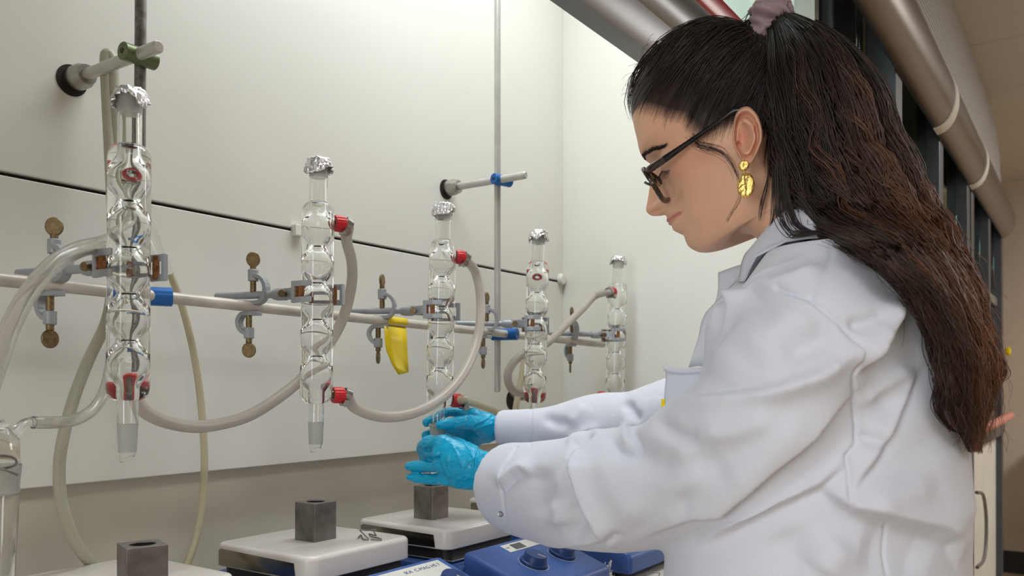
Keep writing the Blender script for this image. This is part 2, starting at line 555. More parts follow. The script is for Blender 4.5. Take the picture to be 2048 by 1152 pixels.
# rounded metal fascia rail over the hoods and the perforated header above it
n = 18
prof = [(.345 - .05 * math.cos(a), 1.95 + .08 * math.sin(a)) for a in [(-PI / 2 + PI * i / n) for i in range(n + 1)]]
prof += [(.347, 2.03), (.347, 1.87)]
fr = thing('fascia_rail', 'long rounded grey metal rail above the row of fume hoods', 'rail', (3, FY, 1.85))
at(fr, xprof('cover', prof, -1.0, 4.42, M['tube'], fr))
at(fr, xprof('bright_edge', [(.346, 2.022), (.328, 2.016), (.318, 2.024), (.322, 2.040), (.346, 2.044)], -1.0, 4.42, M['chrome'], fr))
for X in (2.46, 3.22):
    pr = [(.345 - .053 * math.cos(a), 1.95 + .083 * math.sin(a)) for a in [(-PI / 2 + PI * i / n) for i in range(n + 1)]] + [(.3465, 2.03), (.3465, 1.87)]
    at(fr, xprof('band', pr, X - .03, X + .03, M['label_white'], fr))
# sticker wrapped on the rail
pr = [(.345 - .0512 * math.cos(a), 1.95 + .0812 * math.sin(a)) for a in [(-1.45 + 2.2 * i / n) for i in range(n + 1)]] + [(.345 - .0503 * math.cos(a), 1.95 + .0803 * math.sin(a)) for a in [(-1.45 + 2.2 * i / n) for i in range(n, -1, -1)]]
XS = 1.545
st = thing('sticker', 'white sticker with green marks and blue border wrapped round the metal rail', 'sticker', (XS, FY, 1.83))
at(st, xprof('sheet', pr, XS - .20, XS - .012, M['label_white'], st))
at(st, xprof('border', pr, XS - .012, XS, M['print_blue'], st))
gm = mat('print_green', srgb(70, 150, 60), 0.6)
for k, (a0, a1, u0, u1) in enumerate(((-1.35, -1.15, .02, .05), (-1.05, -.80, .03, .07), (-1.05, -.80, .09, .12), (-.65, -.35, .02, .08), (-1.3, -1.0, .10, .15), (-.2, .2, .03, .12))):
    pq = [(.345 - q * math.cos(a), 1.95 + (q + .030) * math.sin(a)) for q, rng in ((.0516, range(5)), (.0511, range(4, -1, -1))) for a in [a0 + (a1 - a0) * i / 4 for i in rng]]
    at(st, xprof('mark', pq, XS - .012 - u1, XS - .012 - u0, gm if k != 3 else M['cable'], st))
hd = xprof('header', [(.3475, 2.03), (.350, 2.06), (.358, 2.25), (.380, 2.45), (.405, 2.513), (.412, 2.513), (.412, 2.03)], -1.2, 4.44, M['perf'])
hd['kind'] = 'structure'
hd.name = 'trim_3'
bm = bmesh.new()
box(bm, (WX + .03, .48, 2.30), (4.44, 1.19, 2.33)); box(bm, (4.44, .42, 0), (4.50, 1.19, 2.513)); struct(bm_obj('wall_hood_end', bm, M['room_wall']))

# far end of the room
tb = thing('side_table', 'small far table with wooden top and pale legs by the cream wall', 'table', (5.9, -.02, 0))
def tpart(name, lo, hi, m, parent, bev=.004):
    bm = bmesh.new(); box(bm, lo, hi)
    return at(parent, bm_obj(name, bm, m, parent, bevel=bev))
tpart('table_top', (5.55, -.35, .80), (6.25, .30, .84), M['wood'], tb)
for x in (5.60, 6.19):
    for y in (-.30, .24): tpart('leg', (x - .02, y - .02, 0), (x + .02, y + .02, .80), M['knob_white'], tb)
bm = bmesh.new(); box(bm, (6.28, -3.0, 0), (6.30, 1.2, .14)); o = struct(bm_obj('baseboard_far', bm, M['dark']))
bm = bmesh.new(); box(bm, (5.72, -.28, 0.0), (6.12, .22, .30)); box(bm, (5.74, -.26, .30), (6.10, .20, .33))
tag(bm_obj('storage_box', bm, M['dark'], bevel=.01), 'black box on the floor under the far wooden table', 'box')
o = P(2010, 703, X=5.0)
sg = thing('wall_tap', 'small yellow and blue tap on the far end of the hood row', 'tap', o)
bm = bmesh.new(); lathe(bm, [(0, 0), (.012, 0), (.022, .006), (.024, .014), (.022, .022), (.010, .027), (0, .028)], 18, axis_mat((0, 0, 0), (0, -1, 0)), flute=1, fd=-.1); bm_obj('handle', bm, M['yellow'], sg, smooth=True)
bm = bmesh.new(); cyl(bm, (-.01, .03, -.004), (.0, .16, 0), .014); bm_obj('stem', bm, M['blue_boss'], sg, smooth=True)
bm = bmesh.new()
tube(bm, [P(1958, 862, Y=.32), P(1975, 853, Y=.295), P(1998, 843, Y=.28), P(2020, 831, Y=.285)], .016, 12, 14)
tag(bm_obj('pink_hose', bm, M['pink'], smooth=True), 'short pink hose sticking out beside the hair tips', 'hose')
bm = bmesh.new()
tube(bm, [P(1953, 985, Y=.33), P(1966, 990, Y=.33), P(1972, 1030, Y=.33), P(1972, 1085, Y=.33), P(1967, 1120, Y=.33), P(1954, 1135, Y=.33)], .006, 8, 24)
tag(bm_obj('cable', bm, M['cable'], smooth=True), 'grey cable looping down the white panel behind the coat', 'cable')
# ------------------------------------------------------------------ lattice: wall rods, poles, long rod, boss heads
RY, RZ0 = 0.872, None
ra, rb = P(0, 559, Y=RY), P(1215, 690, Y=RY)
def rod_at(x):
    k = (x - ra.x) / (rb.x - ra.x)
    return ra.lerp(rb, k)

def solid(name, label, cat, m, fn, group=None, bevel=0):
    bm = bmesh.new()
    fn(bm)
    return tag(bm_obj(name, bm, m, smooth=True, bevel=bevel), label, cat, group)

def rounded_rod(bm, p, q, r, seg=20):
    p, q = Vector(p), Vector(q)
    L = (q - p).length
    lathe(bm, [(0, 0), (r * .75, 0), (r, r * .25), (r, L - r * .25), (r * .75, L), (0, L)], seg, axis_mat(p, q - p))

solid('lattice_rod', 'long chipped white horizontal rod that carries all the clamps', 'rod', M['rod_white'],
      lambda bm: rounded_rod(bm, rod_at(-0.25), rod_at(1.61), .0069, 24))
solid('lattice_pole', 'pitted steel vertical pole behind the nearest condenser at left', 'pole', M['old_steel'],
      lambda bm: rounded_rod(bm, (.541, .881, 1.19), (.547, .881, 2.2), .0062, 24))
solid('lattice_pole', 'smooth grey vertical pole between the third and fourth condensers', 'pole', M['rod_grey'],
      lambda bm: rounded_rod(bm, (1.2495, .894, 1.189), (1.2495, .894, 2.2), .0060, 24))

def wall_rod(label, x, z, y0):
    t = thing('wall_rod', label, 'support rod', (x, 1.0, z))
    bm = bmesh.new(); rounded_rod(bm, (0, .01, 0), (0, y0 - 1.0, 0), .0068, 24); bm_obj('rod', bm, M['rod_grey'], t, smooth=True)
    bm = bmesh.new()
    lathe(bm, [(0.007, 0), (.0145, 0), (.0145, .018), (.0125, .022), (.0125, .026), (.0115, .028), (.007, .028)], 28, axis_mat((0, 0, 0), (0, -1, 0)))
    bm_obj('socket', bm, M['steel'], t, smooth=True)
    bm = bmesh.new()
    lathe(bm, [(0, 0), (.0185, 0), (.0185, .0012), (0, .0012)], 28, axis_mat((-.004, 0, -.003), (0, -1, 0)))
    bm_obj('wall_hole', bm, M['hole'], t, smooth=True)
    return t
wall_rod('thick grey rod from the wall with green holder, top left', .5328, 1.5655, .829)
wall_rod('grey rod from the wall with blue holder on the smooth pole', 1.2362, 1.5708, .823)

def cross_boss(label, m, p, axis, L, r):
    t = thing('cross_boss', label, 'rod holder', p)
    bm = bmesh.new()
    lathe(bm, [(0, 0), (r * .9, 0), (r, r * .1), (r, L - r * .1), (r * .9, L), (0, L)], 28, axis_mat(-Vector(axis).normalized() * L / 2, axis))
    bm_obj('body', bm, m, t, smooth=True)
    for s in (-1, 1):
        bm = bmesh.new()
        a = Vector(axis).normalized() * s
        lathe(bm, [(0, 0), (.0030, 0), (.0030, .0008), (0, .0008)], 12, axis_mat(a * (L / 2 - .0002), a))
        bm_obj('set_screw', bm, M['dark'], t, smooth=True)
cross_boss('olive green rod holder on the top left wall rod', M['green'], (.536, .872, 1.5655), (1, 0, 0), .040, .0098)
cross_boss('bright blue rod holder on the upper right wall rod', M['blue_boss'], (1.2435, .880, 1.5708), (1, -.25, 0), .040, .0098)
p = rod_at(1.25)
cross_boss('bright blue rod holder joining long rod and smooth pole', M['blue_boss'], (1.2495, .878, p.z), (.25, -1, 0), .050, .0108)
p = rod_at(.546)
cross_boss('bright blue rod holder just right of the nearest condenser', M['blue_boss'], (.552, .877, p.z), (.9, -.5, 0), .048, .0108)

bm = bmesh.new()
lathe(bm, [(.006, 0), (.0145, 0), (.0145, .035), (.0125, .038), (0.006, .038)], 28, axis_mat(P(1026, 787, Y=1.0), (0, -1, 0)))
t = thing('wall_socket', 'steel wall socket low on the panel behind the fourth condenser', 'socket', P(1026, 787, Y=1.0))
at(t, bm_obj('collar', bm, M['steel'], t, smooth=True))
bm = bmesh.new(); lathe(bm, [(0, 0), (.021, 0), (.021, .0012), (0, .0012)], 28, axis_mat(P(1024, 800, Y=1.0), (0, -1, 0)))
at(t, bm_obj('wall_hole', bm, M['hole'], t, smooth=True))

# ------------------------------------------------------------------ condensers
VIEW = Vector((CT, ST, 0))
RIGHT = Vector((ST, -CT, 0))
CONDENSERS = [  # px of axis, jacket top y, depth, tilt, port direction top / bottom, bulb count, name
    (257.5, 291, .820, .4, (.6, .8), (.6, .8), 'nearest at far left'),
    (634.5, 405, 1.040, .6, (.95, -.30), (.92, -.38), 'second from left'),
    (882.0, 480, 1.249, 1.3, (.92, -.40), (.92, -.40), 'third, above the blue gloves'),
    (1072.5, 523, 1.478, 1.4, (.82, .57), (.82, .57), 'fourth, right of the smooth pole'),
    (1232.5, 565, 1.755, 1.5, (-.9, -.05), (-.6, .8), 'farthest, beside the hood side wall'),
]
JT, JR = .2475, .0197                           # jacket height and radius
NB = 5
def bulb_profile(off=0.0):
    out = [(.0076 + off, .0012)]
    z0, z1 = .014, JT - .010
    out.append((.0078 + off, z0 - .004))
    pitch = (z1 - z0) / NB
    for i in range(NB):
        c = z0 + pitch * (i + .5)
        for k in range(15):
            u = -1 + 2 * k / 14
            s = abs(u)
            r = .0163 * math.sqrt(max(0, 1 - (s * 1.04) ** 2)) if s < .80 else 0
            q = .0077 + (.0163 - .0077) * (0.5 + 0.5 * math.cos(PI * s)) ** .62
            out.append((max(q, min(r, .0163)) + off, c + u * pitch / 2))
    out.append((.0080 + off, JT - .0012))
    return out

cond_pts = []
for i, (px, jy, t, tilt, d0, d1, nm) in enumerate(CONDENSERS):
    base = Vector((0, 0, CAMZ)) + ray(px, jy) * t
    base.z -= JT / 2
    mid = base
    root = thing('condenser', 'glass bulb condenser, ' + nm, 'condenser', (0, 0, 0), 'five glass condensers clamped in a row')
    rot = Matrix.Rotation(math.radians(tilt), 4, VIEW)
    root.matrix_world = Matrix.Translation(base) @ rot @ Matrix.Translation((0, 0, -JT / 2))
    cond_pts.append(root.matrix_world.copy())
    if True:
        bm = bmesh.new()
        R = JR
        pr = [(0, 0), (.0085, 0.0), (.013, .0008), (.0165, .0032), (.0186, .0068), (R, .012), (R, JT * .3), (R, JT * .7), (R, JT - .013), (.0190, JT - .0080), (.0170, JT - .0038), (.0140, JT - .0010), (.0112, JT), (0, JT)]
        lathe(bm, pr, 48); bm_obj('jacket', bm, M['jacket'], root, smooth=True, angle=False)
        bm = bmesh.new()
        b = bulb_profile()
        lathe(bm, [(0, b[0][1])] + b + [(0, b[-1][1])], 48); bm_obj('bulb_tube', bm, M['air'], root, smooth=True, angle=False)
        bm = bmesh.new()
        lathe(bm, [(.0112, JT + .0002), (.0112, JT + .030), (.0098, JT + .030), (.0098, JT + .0002)], 40, close=True)
        bm_obj('neck', bm, M['glass'], root, smooth=True)
        bm = bmesh.new()
        lathe(bm, [(.0112, JT + .0302), (.0124, JT + .052), (.0110, JT + .052), (.0098, JT + .0302)], 40, close=True)
        bm_obj('ground_socket', bm, M['frost'], root, smooth=True)
        bm = bmesh.new()
        lathe(bm, [(.0098, -.0002), (.0096, -.0225), (.0082, -.0225), (.0084, -.0002)], 40, close=True)
        bm_obj('lower_tube', bm, M['glass'], root, smooth=True)
        bm = bmesh.new()
        lathe(bm, [(.0097, -.0227), (.0082, -.050), (.0070, -.050), (.0082, -.0227)], 40, close=True)
        bm_obj('ground_cone', bm, M['frost'], root, smooth=True)
        bm = bmesh.new()
        r = lathe(bm, [(.0078, -.0502), (.0066, -.0565), (.0056, -.0565), (.0064, -.0502)], 32, close=True)
        for v in bm.verts:
            if v.co.z < -.055: v.co.z += v.co.x * .45
        bm_obj('drip_tip', bm, M['glass'], root, smooth=True)
    for zz, d in ((JT - .0225, d0), (.0105, d1)):
        D = Vector((d[0], d[1], 0)).normalized()
        bm = bmesh.new()
        lathe(bm, [(.0064, 0), (.0070, .006), (.0058, .006), (.0054, 0)], 20, axis_mat(Vector((0, 0, zz)) + D * (JR - .001), D), close=True)
        bm_obj('side_port', bm, M['glass'], root, smooth=True)
        bm = bmesh.new()
        lathe(bm, [(.0050, 0), (.0098, 0), (.0104, .002), (.0104, .011), (.0092, .0145), (.0050, .0145)], 36, axis_mat(Vector((0, 0, zz)) + D * (JR + .0015), D), flute=1, fd=-.06)
        bm_obj('screw_cap', bm, M['red_cap'], root, smooth=True)

def port(i, top, dist=JR + .017):
    d = Vector((*CONDENSERS[i][4 if top else 5], 0)).normalized()
    return cond_pts[i] @ (Vector((0, 0, JT - .0225 if top else .0105)) + d * dist), d

# crumpled foil caps on the necks
names = ['nearest condenser at left', 'second condenser from left', 'third condenser above the gloves', 'fourth condenser', 'farthest condenser']
for i in range(5):
    rnd = random.Random(i * 7 + 3)
    bm = bmesh.new()
    seg, rows = 64, 18
    skirt = [rnd.uniform(.007, .024) for _ in range(9)]
    rings = []
    for j in range(rows + 1):
        ring = []
        for k in range(seg):
            a = 2 * PI * k / seg
            f = j / rows
            sk = skirt[int(k / seg * 9)] * (1 - (k / seg * 9) % 1) + skirt[(int(k / seg * 9) + 1) % 9] * ((k / seg * 9) % 1)
            if f < .35:
                rr, z = .0132 * (f / .35), .0012
            else:
                g = (f - .35) / .65
                rr, z = .0136 + .0012 * math.sin(g * 3) + .0052 * g * g * (.5 + .5 * math.sin(k * 1.7 + i)), .0012 - sk * g
            nz = noise.noise(Vector((math.cos(a) * rr * 240, math.sin(a) * rr * 240, z * 240 + i * 10)))
            nz += .7 * noise.noise(Vector((math.cos(a) * rr * 620, math.sin(a) * rr * 620, z * 500 + i * 7)))
            rr = max(0, rr + nz * .0017 * min(1, f * 3))
            ring.append(bm.verts.new((rr * math.cos(a), rr * math.sin(a), z + nz * .0010)))
        rings.append(ring)
    for A, B in zip(rings[:-1], rings[1:]):
        for k in range(seg):
            l = (k + 1) % seg
            try: bm.faces.new((A[k], A[l], B[l], B[k]))
            except ValueError: pass
    bmesh.ops.remove_doubles(bm, verts=bm.verts, dist=.00005)
    o = bm_obj('foil_cap', bm, M['foil'], smooth=True, angle=False)
    s = o.modifiers.new('sheet', 'SOLIDIFY'); s.thickness = .0003
    o.matrix_world = cond_pts[i] @ Matrix.Translation((0, 0, JT + .0525))
    tag(o, 'crumpled aluminium foil cap on the ' + names[i], 'foil cap', 'foil caps on the condensers')

# ------------------------------------------------------------------ clamps and clamp holders
ARM = [(107, 536, 52, .0), (505, 588, 426, .0), (763, 617, 690, .0), (972, 648, 900, .0), (1143, 673, 1085, .0)]
CY = [530, 582, 615, 648, 673]
ww = ['nearest condenser', 'second condenser from left', 'third condenser', 'fourth condenser', 'farthest condenser']
for i, (bx, by, ex, _) in enumerate(ARM):
    mw = cond_pts[i]
    c = mw @ Vector((0, 0, JT / 2))
    tt = c.x * CT + c.y * ST
    c = mw @ Vector((0, 0, (CAMZ + (HZ - CY[i]) / FPX * tt - mw.translation.z)))
    cr = P(bx, by, Y=RY)                                    # where the arm crosses the long rod
    cr.z = rod_at(cr.x).z + .0069 + .0076
    u = Vector((c.x - cr.x, c.y - cr.y, 0))
    dist = u.length
    u.normalize()
    v = Vector((-u.y, u.x, 0))
    if v.dot(VIEW) > 0: v = -v                              # v towards the camera
    cc = Vector((c.x, c.y, cr.z))
    root = thing('condenser_clamp', 'grey clamp with cork pads gripping the ' + ww[i], 'clamp', cc, 'clamps on the long rod')
    SH = .0075
    L = lambda a, b, z: u * (a + SH) + v * b + Vector((0, 0, z))
    bm = bmesh.new(); rounded_rod(bm, L(-dist - .060, 0, 0), L(-.052, 0, 0), .0047, 16); bm_obj('arm', bm, M['paint_grey'], root, smooth=True)
    bm = bmesh.new()
    lathe(bm, [(0, 0), (.0062, 0), (.0078, .006), (.0078, .018), (0, .018)], 18, axis_mat(L(-.068, 0, 0), u)); 
    bm_obj('knuckle', bm, M['paint_grey'], root, smooth=True)
    bm = bmesh.new(); cyl(bm, L(-.047, .006, -.001), L(-.047, .015, -.001), .0034); cyl(bm, L(-.047, .015, -.001), L(-.047, .018, -.001), .0046)
    bm_obj('wing_screw', bm, M['brass'], root, smooth=True)
    def bar(bm, pts, hw, hh):
        """flat bar swept through (a, b, z) points: hw half thickness, hh half height"""
        rings = []
        for k, q in enumerate(pts):
            q = Vector(q)
            a = Vector(pts[max(0, k - 1)]); b = Vector(pts[min(len(pts) - 1, k + 1)])
            d = (b - a).normalized()
            n = Vector((-d.y, d.x, 0)).normalized()
            rings.append([bm.verts.new(L(*(q + n * sx * hw + Vector((0, 0, sz * hh))))) for sx, sz in ((-1, -1), (1, -1), (1, 1), (-1, 1))])
        for A, B in zip(rings[:-1], rings[1:]):
            for k in range(4): bm.faces.new((A[k], A[(k + 1) % 4], B[(k + 1) % 4], B[k]))
        bm.faces.new(rings[0][::-1]); bm.faces.new(rings[-1])
    for s in (1, -1):
        bm = bmesh.new()
        bar(bm, [(-.054, s * .003, 0), (-.044, s * .006, 0), (-.034, s * .014, 0), (-.027, s * .021, 0)], .0026, .0062)
        end = -.003 if s > 0 else .016
        for z in (.0098, -.0098):
            bar(bm, [(-.030, s * .0205, z), (-.016, s * .0245, z), (end, s * .0245 if s > 0 else s * .0235, z)], .0018, .0034)
        bar(bm, [(-.0305, s * .0195, 0), (-.0255, s * .0220, 0)], .0024, .0132)
        if s < 0: bar(bm, [(.012, s * .0235, 0), (.0175, s * .0225, 0)], .0022, .0132)
        bm_obj('jaw', bm, M['paint_grey'], root, bevel=.0006, seg=2)
        bm = bmesh.new()
        lathe(bm, [(0, -.0125), (.0031, -.0125), (.0036, -.009), (.0031, 0), (.0036, .009), (.0031, .0125), (0, .0125)], 12, Matrix.Translation(L(-.0265, s * .0190, 0)))
        bm_obj('cork_pad', bm, M['cork'], root, smooth=True)
        bm = bmesh.new()
        lathe(bm, [(0, -.0115), (.0031, -.0115), (.0035, 0), (.0031, .0115), (0, .0115)], 12, Matrix.Translation(L(.0118 - SH if s < 0 else -.0095 - SH, s * .0225, 0)))
        bm_obj('cork_pad', bm, M['cork'], root, smooth=True)

    # the clamp holder on the crossing of arm and rod
    rb_ = rod_at(cr.x)
    hol = thing('clamp_holder', 'grey double clamp holder with thumbscrews carrying the clamp of the ' + ww[i], 'clamp holder', rb_, 'clamp holders on the long rod')
    side = u if i < 4 else v
    H = lambda a, b, z: side * a + Vector((-side.y, side.x, 0)) * b + Vector((0, 0, z))
    bm = bmesh.new()
    # V-shaped saddle between arm and rod, and the two C hooks
    sg = 1 if i != 4 else -1
    def crescent(bm, pts, hw, hb):
        A = spline(pts, 14)
        rings = []
        for k in range(len(A)):
            d = A[min(k + 1, len(A) - 1)] - A[max(k - 1, 0)]
            d /= np.linalg.norm(d)
            n = np.array([-d[1], d[0]])
            rings.append([bm.verts.new(H(A[k][0] + n[0] * sx * hw, sb * hb, A[k][1] + n[1] * sx * hw)) for sx, sb in ((-1, -1), (1, -1), (1, 1), (-1, 1))])
        for X, Y_ in zip(rings[:-1], rings[1:]):
            for k in range(4): bm.faces.new((X[k], X[(k + 1) % 4], Y_[(k + 1) % 4], Y_[k]))
        bm.faces.new(rings[0][::-1]); bm.faces.new(rings[-1])
    za = .0115                                                     # arm height above the rod centre
    crescent(bm, [(-.010, .0062), (-.004, .0048), (.006, .0048), (.013, .0066), (.018, .014), (.0195, .024), (.016, .033), (.008, .0385), (.001, .039)], .0026, .0062)
    crescent(bm, [(.010, -.0085), (.004, -.0085), (-.006, -.0085), (-.013, -.009), (-.018, -.015), (-.0185, -.022), (-.015, -.029), (-.009, -.033), (-.005, -.033)], .0026, .0062)
    lathe(bm, [(0, .032), (.0065, .032), (.0065, .046), (.0058, .047), (0, .047)], 20, Matrix.Translation(side * .001))
    lathe(bm, [(0, -.040), (.0058, -.040), (.0065, -.039), (.0065, -.026), (0, -.026)], 20, Matrix.Translation(side * -.005))
    bm_obj('body', bm, M['paint_grey'], hol, bevel=.0008, seg=2)
    tw = [(.3, .9), (.5, .2), (1.35, 1.5), (1.1, 1.35), (1.2, 1.45)][i]
    for s, off in ((1, .001), (-1, -.005)):
        bm = bmesh.new()
        z0, z1, zd = (.0165, .052, .0595) if s > 0 else (-.0072, -.0455, -.0545)
        pr = []
        nn = 26
        for k in range(nn + 1): pr.append((.0036 + (.0005 if k % 2 else 0), z0 + (z1 - z0) * k / nn))
        if s < 0: pr = pr[::-1]
        lathe(bm, [(0, pr[0][1])] + pr + [(0, pr[-1][1])], 14, Matrix.Translation(side * off))
        d = Matrix.Rotation(tw[0 if s > 0 else 1], 3, 'Z') @ VIEW
        mt = axis_mat(side * off + Vector((0, 0, zd)), d)
        r = lathe(bm, [(0, -.0018), (.0078, -.0018), (.0086, -.0010), (.0086, .0010), (.0078, .0018), (0, .0018)], 24)
        for ring in r:
            for vv in ring:
                vv.co.y *= 1.12
                vv.co = mt @ vv.co
        bm_obj('thumbscrew', bm, M['brass'], hol, smooth=True)

# ------------------------------------------------------------------ hoses
def hose(name, label, pts, r, m, n=90, seg=16, hollow=0, clamps=()):
    bm = bmesh.new()
    tube(bm, pts, r, seg, n, caps=not hollow)
    if hollow:
        k = len(bm.verts)
        bm.verts.ensure_lookup_table()
        tube(bm, pts, hollow, seg, n, caps=False)
        bm.verts.ensure_lookup_table()
        nv = len(bm.verts)
        for s0 in (0, k - seg):
            for j in range(seg):
                l = (j + 1) % seg
                bm.faces.new((bm.verts[s0 + j], bm.verts[s0 + l], bm.verts[k + s0 + l], bm.verts[k + s0 + j]))
    root = tag(bm_obj(name, bm, m, smooth=True), label, 'hose')
    for p, d in clamps:
        bm = bmesh.new()
        d = Vector(d).normalized()
        lathe(bm, [(r + .0002, 0), (r + .0016, 0), (r + .0016, .009), (r + .0002, .009)], 24, axis_mat(Vector(p) - d * .0045, d), close=True)
        s = d.cross(Vector((0, 0, 1))).normalized()
        if s.dot(VIEW) > 0: s = -s
        dn = s.cross(d).normalized()
        if dn.z > 0: dn = -dn
        q = Vector(p) + dn * (r + .004)
        cyl(bm, q - s * .008, q + s * .008, .0032, seg=12)
        cyl(bm, q + s * .008, q + s * .012, .0050, seg=6)
        cyl(bm, q + d * .005 - s * .005, q + d * .005 + s * .006, .0018, seg=10)
        bm_obj('hose_clamp', bm, M['steel'], root, smooth=True)
    return root

def pts_(lst):
    return [P(a, b, Y=y) for a, b, y in lst]
q, d = port(1, True)
p1 = [q - d * .006, q + d * .004 + Vector((0, 0, -.001))]
q1, d1 = port(0, False)
hose('hose', 'grey hose sagging from the top of the second condenser to the nearest one',
     p1 + pts_([(693, 480, .785), (703, 520, .800), (704, 560, .815), (696, 605, .826), (680, 650, .830), (655, 692, .833), (608, 752, .838), (560, 793, .835), (500, 830, .828), (440, 848, .822), (385, 853, .815), (325, 841, .807), (285, 818, .803)])
     + [q1 + d1 * .012, q1 - d1 * .004], .0071, M['hose'], 120, clamps=[(q + d * .003, d + Vector((0, 0, -.5)))])
q, d = port(1, False)
q2, d2 = port(2, True)
hose('hose', 'grey hose looping in front from the second condenser up to the third',
     [q - d * .006, q + d * .004 + Vector((0, 0, -.002))] + pts_([(706, 812, .775), (735, 827, .770), (775, 834, .765), (820, 828, .755), (866, 808, .748), (905, 776, .750), (935, 732, .757), (953, 685, .765), (961, 635, .772), (960, 585, .780), (951, 545, .785)])
     + [q2 + d2 * .005 + Vector((0, 0, -.004)), q2 - d2 * .005], .0072, M['hose'], 110,
     clamps=[(q + d * .003, d + Vector((0, 0, -.4))), (q2 + d2 * .002, d2 + Vector((0, 0, -.55)))])
q, d = port(2, False)
hose('hose', 'yellowed clear hose leaving the third condenser behind the rear glove',
     [q - d * .006, q + d * .006] + pts_([(972, 815, .86), (1010, 832, .88), (1040, 840, .90), (1075, 842, .92), (1105, 838, .93)]), .0062, M['hose_yellow'], 50, clamps=[(q + d * .003, d)])
q, d = port(4, True)
q3, d3 = port(3, False)
hose('hose', 'grey hose slanting down from the farthest condenser behind the fourth',
     [q - d * .006, q + d * .006 + Vector((0, 0, -.002))] + pts_([(1190, 592, .852), (1165, 618, .853), (1130, 652, .852), (1095, 686, .850), (1062, 702, .852), (1037, 715, .855), (1019, 738, .860), (1016, 760, .862), (1026, 780, .862), (1050, 788, .86)])
     + [q3 + d3 * .008, q3 - d3 * .004], .0074, M['hose'], 90, clamps=[(q + d * .004, d + Vector((0, 0, -.5)))])
hose('hose', 'pale greenish hose hanging straight down left of the fourth condenser',
     pts_([(1052, 700, .935), (1047, 730, .935), (1042, 760, .935), (1036, 790, .935), (1031, 820, .935), (1028, 860, .935), (1030, 900, .93)]), .0062, M['hose_yellow'], 40)
q, d = port(0, True)
hose('hose', 'clear thick hose arching up at the left edge to the nearest condenser',
     pts_([(-60, 900, .70), (-30, 800, .71), (-2, 715, .725), (22, 650, .735), (58, 585, .745), (104, 531, .755), (155, 500, .77), (208, 486, .80), (248, 462, .845), (262, 410, .86)])
     + [q + d * .010, q - d * .004], .0078, M['hose_clear'], 110, hollow=.0052, clamps=[(q + d * .003, d)])
hose('hose', 'milky hose hooked over the left wall rod and hanging in a long bow',
     pts_([(245, 480, .935), (238, 380, .938), (232, 280, .94), (229, 190, .942), (226, 128, .944), (221, 112, .946), (216, 107, .947), (211, 112, .948), (211, 135, .948), (214, 200, .946), (219, 300, .94), (224, 400, .93), (227, 500, .92), (224, 580, .915), (212, 645, .91), (178, 718, .905), (150, 790, .90), (130, 860, .90), (119, 925, .90), (121, 990, .90), (134, 1045, .90), (157, 1095, .915), (190, 1135, .945), (228, 1165, .962), (268, 1180, .968)]), .0062, M['hose_white'], 170)
gp = thing('glass_connector', 'thin glass tube between two hoses right of the nearest condenser', 'glass tube', P(322, 505, Y=.945))
bm = bmesh.new(); tube(bm, pts_([(243, 470, .935), (275, 445, .94), (300, 452, .945), (318, 500, .948), (346, 560, .95)]), [.0042, .005, .0058, .0052, .0040], 14, 30); at(gp, bm_obj('tube', bm, M['glass'], gp, smooth=True))
hose('hose', 'thin yellowed hose hanging in an arc from the glass tube to the bench',
     pts_([(340, 548, .95), (350, 572, .95), (367, 622, .95), (384, 690, .95), (397, 765, .95), (405, 845, .945), (409, 925, .94), (404, 1005, .935), (393, 1070, .93), (377, 1120, .925), (350, 1165, .92), (320, 1200, .92)]), .0046, M['hose_yellow'], 90)

# gas wash bottle at the left edge
gb = P(-14, 960, Y=.80)
wb_ = thing('wash_bottle', 'glass wash bottle with side arm cut by the left edge', 'bottle', (gb.x, gb.y, .895))
zz = lambda py: CAMZ + (HZ - py) / FPX * (gb.x * CT + gb.y * ST) - .895
bm = bmesh.new(); lathe(bm, [(.0, zz(1290)), (.020, zz(1290)), (.0165, zz(1180)), (.0185, zz(1090)), (.0205, zz(990)), (.0190, zz(990)), (.0165, zz(1090)), (.014, zz(1180)), (.017, zz(1280)), (0, zz(1280))], 36); bm_obj('body', bm, M['glass'], wb_, smooth=True)
bm = bmesh.new(); lathe(bm, [(.0200, zz(988)), (.0215, zz(984)), (.0205, zz(975)), (.0225, zz(930)), (.0205, zz(930)), (.0180, zz(985))], 36, close=True); bm_obj('ground_neck', bm, M['frost'], wb_, smooth=True)
bm = bmesh.new(); lathe(bm, [(.0212, zz(928)), (.0205, zz(880)), (.0165, zz(866)), (.0130, zz(850)), (.0090, zz(838)), (0, zz(834)), (0, zz(838)), (.008, zz(841)), (.0118, zz(853)), (.0152, zz(868)), (.0192, zz(882)), (.0198, zz(928))], 36, close=False); bm_obj('head', bm, M['glass'], wb_, smooth=True)
def rel(o, pts): return [Vector(p) - Vector(o.location) for p in pts]
bm = bmesh.new(); tube(bm, rel(wb_, pts_([(8, 880, .80), (28, 868, .805), (42, 853, .81), (56, 845, .815), (80, 845, .82), (104, 845, .825)])), .0046, 14, 26); bm_obj('side_arm', bm, M['glass'], wb_, smooth=True)
bm = bmesh.new(); tube(bm, rel(wb_, pts_([(-60, 912, .775), (-10, 911, .775), (20, 913, .775), (32, 920, .775), (30, 930, .775), (10, 936, .775), (-8, 937, .775), (10, 940, .772), (36, 950, .770)])), .0011, 8, 50); bm_obj('wire_clip', bm, M['old_steel'], wb_, smooth=True)
hose('hose', 'thin clear hose from the wash bottle arm rising behind the milky hose',
     pts_([(66, 845, .818), (86, 845, .82), (108, 845, .825), (140, 842, .835), (168, 832, .845), (192, 812, .855), (210, 780, .862), (222, 730, .866), (232, 680, .868)]), .0060, M['hose_clear'], 70, hollow=.0047)

